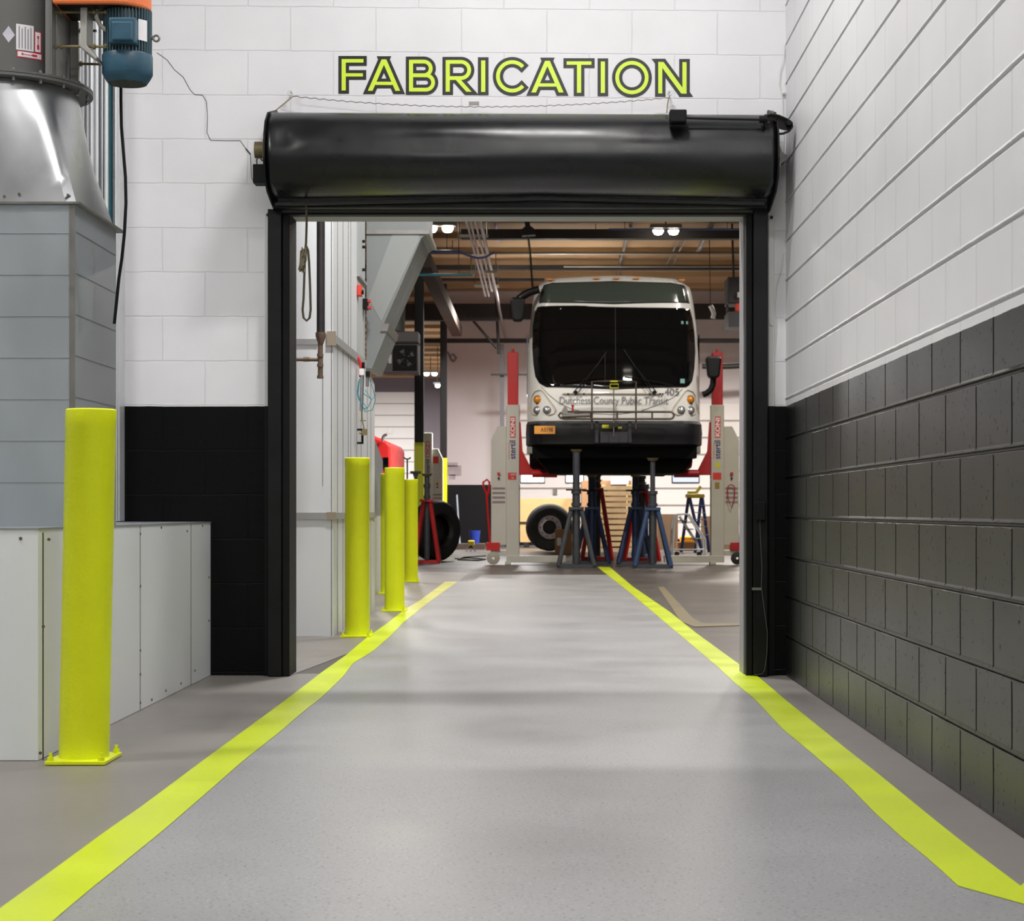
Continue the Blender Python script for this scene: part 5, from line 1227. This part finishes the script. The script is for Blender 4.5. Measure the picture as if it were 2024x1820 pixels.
# ------------------------------------------------------------------ jack stands
def jack_stand(ox, oy, top, spread, collar, mt_leg, mt_pole, label, legs=4, pole_r=0.06, cap=True, bar=None, screw=None, cone=False):
    t = thing('jack_stand', label, 'jack stand', (ox, oy, 0), 'jack stands under the bus')
    m = MB(); m.cyl((ox, oy, 0.06), (ox, oy, collar+0.22), pole_r, n=18)
    if collar+0.22 < top-0.05: m.cyl((ox, oy, collar+0.2), (ox, oy, top-0.04), pole_r*(0.62 if screw else 0.9), n=16)
    for zz in (collar+0.02, collar+0.20): m.cyl((ox, oy, zz), (ox, oy, zz+0.05), pole_r*1.25, n=18)
    m.build('pole', mt_pole, t, smooth=True)
    if cap:
        m = MB(); m.cyl((ox, oy, top-0.04), (ox, oy, top), 0.06, 0.09, n=18); m.build('saddle', M_BRASS, t)
    for k in range(legs):
        a = math.pi/4+k*2*math.pi/legs if legs == 4 else math.pi/2+k*2*math.pi/legs
        e = Vector((ox+spread*math.cos(a)*1.35, oy+spread*math.sin(a)*0.9, 0.03)); s_ = Vector((ox+pole_r*1.6*math.cos(a), oy+pole_r*1.2*math.sin(a), collar))
        m = MB(); m.cyl(e, s_, 0.034, n=8); m.build('leg', mt_leg, t, smooth=True)
    m = MB(); w1 = spread*0.98
    for sy in (-1, 1): m.box(ox-w1, ox+w1, oy+sy*spread*0.62-0.02, oy+sy*spread*0.62+0.02, 0.0, 0.05)
    for sx in (-1, 1): m.box(ox+sx*w1-0.02, ox+sx*w1+0.02, oy-spread*0.62, oy+spread*0.62, 0.0, 0.05)
    m.build('base_frame', M_GREYB if not cone else mt_leg, t)
    m = MB(); m.box(ox-0.11, ox+0.11, oy-0.1, oy+0.1, collar-0.03, collar+0.01); m.build('collar_plate', mt_leg, t)
    if bar:
        m = MB(); m.cyl((ox-bar, oy-pole_r, collar+0.26), (ox+bar, oy-pole_r, collar+0.26), 0.013, n=8); m.build('turn_bar', M_SEAL, t)
    return t
jack_stand(XX(1139, 27.3), 27.3, ZZ(888, 27.3), 0.27, ZZ(1003, 27.3), M_GREYB, M_GREYB, 'worn grey jack stand with round saddle, front left under the bus', bar=0.15, pole_r=0.058)
jack_stand(XX(1170, 28.9), 28.9, 1.385, 0.27, ZZ(1003, 28.9), M_BLUE, M_BLUE, 'dark blue jack stand just right of the front grey one', bar=0.15, pole_r=0.062)
jack_stand(XX(1256, 28.6), 28.6, 1.385, 0.27, ZZ(1003, 28.6), M_BLUE, M_BLUE, 'dark blue jack stand left of the right front stand', bar=0.15, pole_r=0.055)
jack_stand(XX(1290, 27.2), 27.2, ZZ(905, 27.2), 0.27, ZZ(1004, 27.2), mat('faded_blue', (46, 68, 104), 0.5, var=0.15), M_GREYB, 'faded blue and grey jack stand, front right under the bus', screw=True, pole_r=0.058)
jack_stand(XX(1180, 31.5), 31.5, 1.35, 0.26, ZZ(965, 31.5), M_RED, M_GREYB, 'bright red jack stand standing behind the dark blue one on the left', legs=4, cone=True)
jack_stand(XX(1268, 31.0), 31.0, 1.30, 0.30, ZZ(970, 31.0), M_RED, M_GREYB, 'red jack stand half hidden behind the two right stands', legs=4, cone=True)
jack_stand(XX(1275, 33.0), 33.0, 1.25, 0.22, ZZ(985, 33.0), mat('sky_blue', (84, 140, 200), 0.4), mat('sky_blue2', (84, 140, 200), 0.4), 'light blue jack stand glimpsed behind the red one on the right', cone=True)
jack_stand(XX(844, 29.6), 29.6, ZZ(936, 29.6), 0.2, ZZ(988, 29.6), M_REDD, M_GREYB, 'red tripod jack stand right of the farthest yellow bollard', legs=4, pole_r=0.042, cone=True)
# black fork stand and small screw jack near it
t = thing('fork_stand', 'thin black stand with a forked top behind the bollards', 'stand', (XX(805, 30), 30, 0))
m = MB(); m.cyl((XX(805, 30), 30, 0.02), (XX(805, 30), 30, ZZ(906, 30)), 0.012, n=8); m.tube([P(x, y, 30) for x, y in [(798, 904), (802, 907), (805, 907), (808, 907), (812, 904)]], 0.012, 6); m.build('post', M_SEAL, t)
m = MB(); m.cyl((XX(805, 30), 30, 0), (XX(805, 30), 30, 0.03), 0.12, n=16); m.build('foot', M_SEAL, t)
t = thing('screw_jack', 'short black screw jack head left of the red tripod stand', 'jack', (XX(821, 29), 29, 0))
m = MB(); m.box(XX(811, 29), XX(832, 29), 28.96, 29.04, ZZ(936, 29), ZZ(931, 29)); m.prism([(XX(x, 29), ZZ(y, 29)) for x, y in [(816, 936), (827, 936), (824, 946), (819, 946)]], 'y', 28.97, 29.03); m.build('head', M_SEAL, t)
m = MB(); m.cyl((XX(822, 29), 29, 0.0), (XX(822, 29), 29, ZZ(944, 29)), 0.02, n=8); m.build('shaft', M_SEAL, t)

# ------------------------------------------------------------------ tyres
def tyre(c, R, wd, rotz, label, rim=True):
    t = thing('truck_tyre', label, 'tyre', (c[0], c[1], 0), 'loose truck tyres')
    h = wd/2; m = MB()
    m.lathe((c[0], c[1], R), [(R*0.50, -h*0.55), (R*0.58, -h*0.9), (R*0.80, -h), (R*0.94, -h*0.85), (R, -h*0.55), (R, h*0.55), (R*0.94, h*0.85), (R*0.80, h), (R*0.58, h*0.9), (R*0.50, h*0.55)], 'y', 48)
    m.build('tread', M_RUBBER, t, smooth=True)
    if rim:
        m = MB(); m.lathe((c[0], c[1], R), [(R*0.52, -h*0.5), (R*0.50, -h*0.3), (R*0.47, -h*0.28), (R*0.30, -h*0.38), (R*0.29, 0), (R*0.5, 0.02)], 'y', 40); m.build('rim', M_RIM, t, smooth=True)
        for i in range(10):
            a = 2*math.pi*i/10; m = MB(); m.cyl((c[0]+R*0.39*math.cos(a), c[1]-h*0.36, R+R*0.39*math.sin(a)), (c[0]+R*0.39*math.cos(a), c[1]-h*0.30, R+R*0.39*math.sin(a)), 0.014, n=8); m.build('bolt_hole', M_SEAL, t)
    m = MB(); m.cyl((c[0], c[1]+h*0.3, R), (c[0], c[1]+h*0.34, R), R*0.52, n=32); m.build('shade_disc', M_SEAL, t)  # added dark disc standing in for the shade inside the tyre
    t.rotation_euler = (0, 0, rotz)
    return t
tyre((XX(1086, 38.6), 38.6), 0.485, 0.3, 0.1, 'black truck tyre with shiny rim standing behind the left lift')
tyre((XX(860, 30.9), 30.9), 0.50, 0.32, math.radians(50), 'big black truck tyre standing beside the red tripod jack stand', False)

# ------------------------------------------------------------------ pallets, crates, boxes
def pallet(c, w, h, label, th, y):
    t = thing('wooden_pallet', label, 'pallet', (c, y, 0), 'wooden pallets stacked against the door')
    return t
pt = thing('wooden_pallet', 'tall pale wooden pallet crate with open slats standing behind the jack stands', 'pallet', (XX(1217, 39), 39, 0))
py0, py1 = 960, 1094
n = 12
for i in range(n):
    a = py0+(py1-py0)*i/n; m = MB(); m.box(XX(1186, 39), XX(1250, 39), 39, 39.03, ZZ(a+8.0, 39), ZZ(a, 39)); m.build('slat', M_WOOD, pt)
for px in (1192, 1245):
    m = MB(); m.box(XX(px, 39)-0.05, XX(px, 39)+0.05, 39.03, 39.5, 0, ZZ(958, 39)); m.build('upright', M_WOOD, pt)
m = MB(); m.box(XX(1190, 39), XX(1247, 39), 39.45, 39.5, 0, ZZ(962, 39)); m.build('back_boards', mat('dark_wood', (92, 70, 50), 0.8), pt)
m = MB(); m.box(XX(1150, 41), XX(1248, 41), 41, 42, 0, ZZ(950, 41)); tag(m.build('cardboard_box', M_CARD), 'large tan carton standing behind the pallet crate', 'box', 'cartons')
m = MB(); m.box(XX(1208, 40.8), XX(1242, 40.8), 40.78, 41, ZZ(957, 40.8), ZZ(943, 40.8)); tag(m.build('white_sheet', M_DECALW), 'white sheet on top of the large tan carton behind the pallet', 'sheet')
t = thing('plywood_crate', 'tan plywood crate behind the loose tyre with rim', 'crate', (XX(1065, 42), 42, 0))
m = MB(); m.box(XX(1028, 42), XX(1132, 42), 42, 43, 0.12, ZZ(985, 42)); m.build('body', M_PLY, t)
m = MB()
for px in (1035, 1065, 1095): m.box(XX(px, 42), XX(px+10, 42), 42, 43, 0, 0.12)
m.build('skid', M_SEAL, t)
m = MB(); m.box(XX(1028, 42), XX(1132, 42), 41.98, 42, ZZ(1034, 42), ZZ(1031, 42)); m.build('strap', M_SEAL, t)
t = thing('cardboard_box', 'brown cardboard box with a white label behind the grey jack stand', 'box', (XX(1115, 36), 36, 0), 'cartons')
m = MB(); m.box(XX(1097, 36), XX(1131, 36), 36, 36.4, 0, ZZ(1046, 36)); m.build('carton', M_CARD, t)
m = MB(); m.box(XX(1101, 36), XX(1109, 36), 35.994, 36, ZZ(1078, 36), ZZ(1063, 36)); m.build('label', M_DECALW, t)
t = thing('brown_carton', 'dark brown carton stack behind the white rolling ladder', 'box', (XX(1320, 40), 40, 0), 'cartons')
m = MB(); m.box(XX(1300, 40), XX(1340, 40), 40, 40.6, 0, ZZ(1016, 40)); m.build('carton', mat('dark_card', (112, 88, 66), 0.8, var=0.1), t)
m = MB(); m.box(XX(1390, 40), XX(1450, 40), 40, 40.6, 0, ZZ(1020, 40)); tag(m.build('brown_carton', mat('dark_card2', (112, 88, 66), 0.8, var=0.1)), 'dark brown carton behind the blue stepladder', 'box', 'cartons')
t = thing('yellow_toolbox', 'orange-yellow toolbox on a brown crate behind the white rolling ladder', 'toolbox', (XX(1358, 39), 39, 0.172))
m = MB(); m.box(XX(1344, 39), XX(1371, 39), 38.8, 39.1, 0.172, ZZ(1060, 39)); m.build('case', mat('orange_yellow', (226, 160, 20), 0.5), t, bevel=0.02)
m = MB(); m.box(XX(1338, 39), XX(1378, 39), 38.7, 39.4, 0, 0.17); tag(m.build('wooden_crate', mat('crate_brown', (120, 82, 44), 0.7, var=0.15)), 'brown crate under the orange-yellow toolbox', 'crate')
# white rolling ladder
rl = thing('rolling_ladder', 'small white tubular rolling step ladder right of the jack stands', 'ladder', (XX(1355, 34), 34, 0))
RL = 34.0; M_TUBE = mat('white_tube', (206, 212, 212), 0.35)
for d in (0, 0.5):
    sh = -20 if d else 0
    m = MB(); m.tube([P(x+sh*0.2, y, RL+d) for x, y in [(1330, 1098), (1330, 1086), (1332, 1035), (1334, 1024), (1341, 1017), (1352, 1016), (1362, 1016), (1380, 1044), (1394, 1066), (1394, 1098)]], 0.016, 8)
    m.tube([P(x+sh*0.2, y, RL+d) for x, y in [(1330, 1086), (1394, 1086)]], 0.014, 8); m.build('side_frame', M_TUBE, rl, smooth=True)
for k, (px, py) in enumerate([(1345, 1028), (1357, 1045), (1370, 1064)]):
    m = MB(); m.box(XX(px-2, RL), XX(px+14, RL), RL+0.02, RL+0.48, ZZ(py+2, RL), ZZ(py, RL)); m.build('step', mat('step_dark', (90, 86, 84), 0.6), rl)
m = MB(); m.tube([P(x, y, RL+0.1) for x, y in [(1343, 1020), (1352, 1034), (1378, 1074), (1379, 1086)]], 0.026, 8); m.build('stringer', M_TUBE, rl, smooth=True)
for px in (1338, 1382):
    m = MB(); m.cyl((XX(px, RL), RL-0.02, 0.045), (XX(px, RL), RL+0.02, 0.045), 0.045, n=14); m.build('caster', M_SEAL, rl)
# blue stepladder with yellow top
sl = thing('step_ladder', 'dark blue stepladder with a yellow top and tools on it, behind the right lift', 'ladder', (XX(1380, 37), 37, 0))
SY = 37.0
for (x0, x1, d) in ((1363, 1372+16, 0), (1386, 1376-2, 0.0), (1361, 1350, 0.5), (1388, 1406, 0.5)):
    m = MB(); m.cyl(P(x0, 983, SY+d*0.5), (XX(x1, SY), SY+d, 0.0), 0.032, n=8); m.build('rail', mat('ladder_blue', (34, 54, 108), 0.5), sl)
for py in (998, 1012, 1026, 1040, 1056):
    m = MB(); m.box(XX(1368+(py-998)*0.18, SY), XX(1392+(py-998)*0.15, SY), SY-0.03, SY+0.05, ZZ(py+1.6, SY), ZZ(py, SY)); m.build('tread', M_STEEL, sl)
m = MB(); m.box(XX(1357, SY), XX(1392, SY), SY-0.1, SY+0.35, ZZ(984, SY), ZZ(976, SY)); m.build('yellow_top', mat('ladder_top', (160, 142, 24), 0.5), sl, bevel=0.02)
m = MB(); m.box(XX(1360, SY), XX(1376, SY), SY-0.05, SY+0.2, ZZ(976, SY), ZZ(971, SY)); m.cyl(P(1376, 974, SY), P(1385, 961, SY), 0.03, n=8); tag(m.build('power_tool', mat('tool_yellow', (190, 176, 30), 0.5)), 'yellow and black power tool lying on the blue stepladder', 'tool')
# left clutter
m = MB(); c = (XX(937, 40), 40.3); m.lathe((c[0], c[1], 0.12), [(0.001, 0), (0.10, 0), (0.125, 0.28), (0.118, 0.28), (0.09, 0.02)], 'z', 24); tag(m.build('bucket', mat('bucket_blue', (34, 62, 160), 0.45), smooth=True), 'blue plastic bucket on the floor plank left of the left lift', 'bucket')
m = MB(); m.box(XX(895, 40), XX(958, 40), 40.0, 40.7, 0.0, 0.12); tag(m.build('floor_plank', M_DUCTB), 'low wooden plank on the floor under the blue bucket', 'plank')
t = thing('work_light', 'small yellow work light on a low stand left of the left lift', 'lamp', (XX(931, 38), 38, 0))
m = MB(); m.box(XX(925, 38), XX(938, 38), 37.95, 38.05, ZZ(1078, 38), ZZ(1068, 38)); m.build('head', mat('worklight_yellow', (210, 186, 40), 0.5), t, bevel=0.02)
m = MB()
for px in (922, 931, 940): m.cyl(P(931, 1078, 38), (XX(px, 38), 37.9, 0.01), 0.012, n=6)
m.build('stand', M_SEAL, t)
m = MB(); m.cyl(P(903, 978, 44.6), (XX(909, 44.2), 44.2, 0.0), 0.02, n=8); tag(m.build('broom_handle', mat('pale_blue_stick', (168, 186, 204), 0.4)), 'pale broom handle leaning on the black far wall', 'broom')
m = MB(); m.tube([(XX(900, 32), 32, 0.012), (XX(930, 32.5), 32.5, 0.012), (XX(960, 31.5), 31.5, 0.012), (XX(945, 30.8), 30.8, 0.012), (XX(905, 31.3), 31.3, 0.012), (XX(915, 33), 33, 0.012), (XX(960, 34), 34, 0.012)], 0.012, 6)
tag(m.build('floor_cable', mat('cable_olive', (74, 66, 40), 0.6)), 'loose dark cable on the floor left of the left lift', 'cable')
for px, lb in ((1420, 'faded tan floor line marking at the right of the garage, nearer'),):
    m = MB(); a = [FL(1300, 1160), FL(1345, 1228), FL(1372, 1239), FL(1476, 1236)]; b = [FL(1312, 1160), FL(1370, 1222), FL(1390, 1232), FL(1476, 1231)]
    strip(m, a, b, 0.002); tag(m.build('faded_stripe', mat('faded_tan_line', (112, 100, 70), 0.6, var=0.2, vscale=2)), 'faded tan floor line on the brown garage floor right of the yellow stripe', 'floor marking')
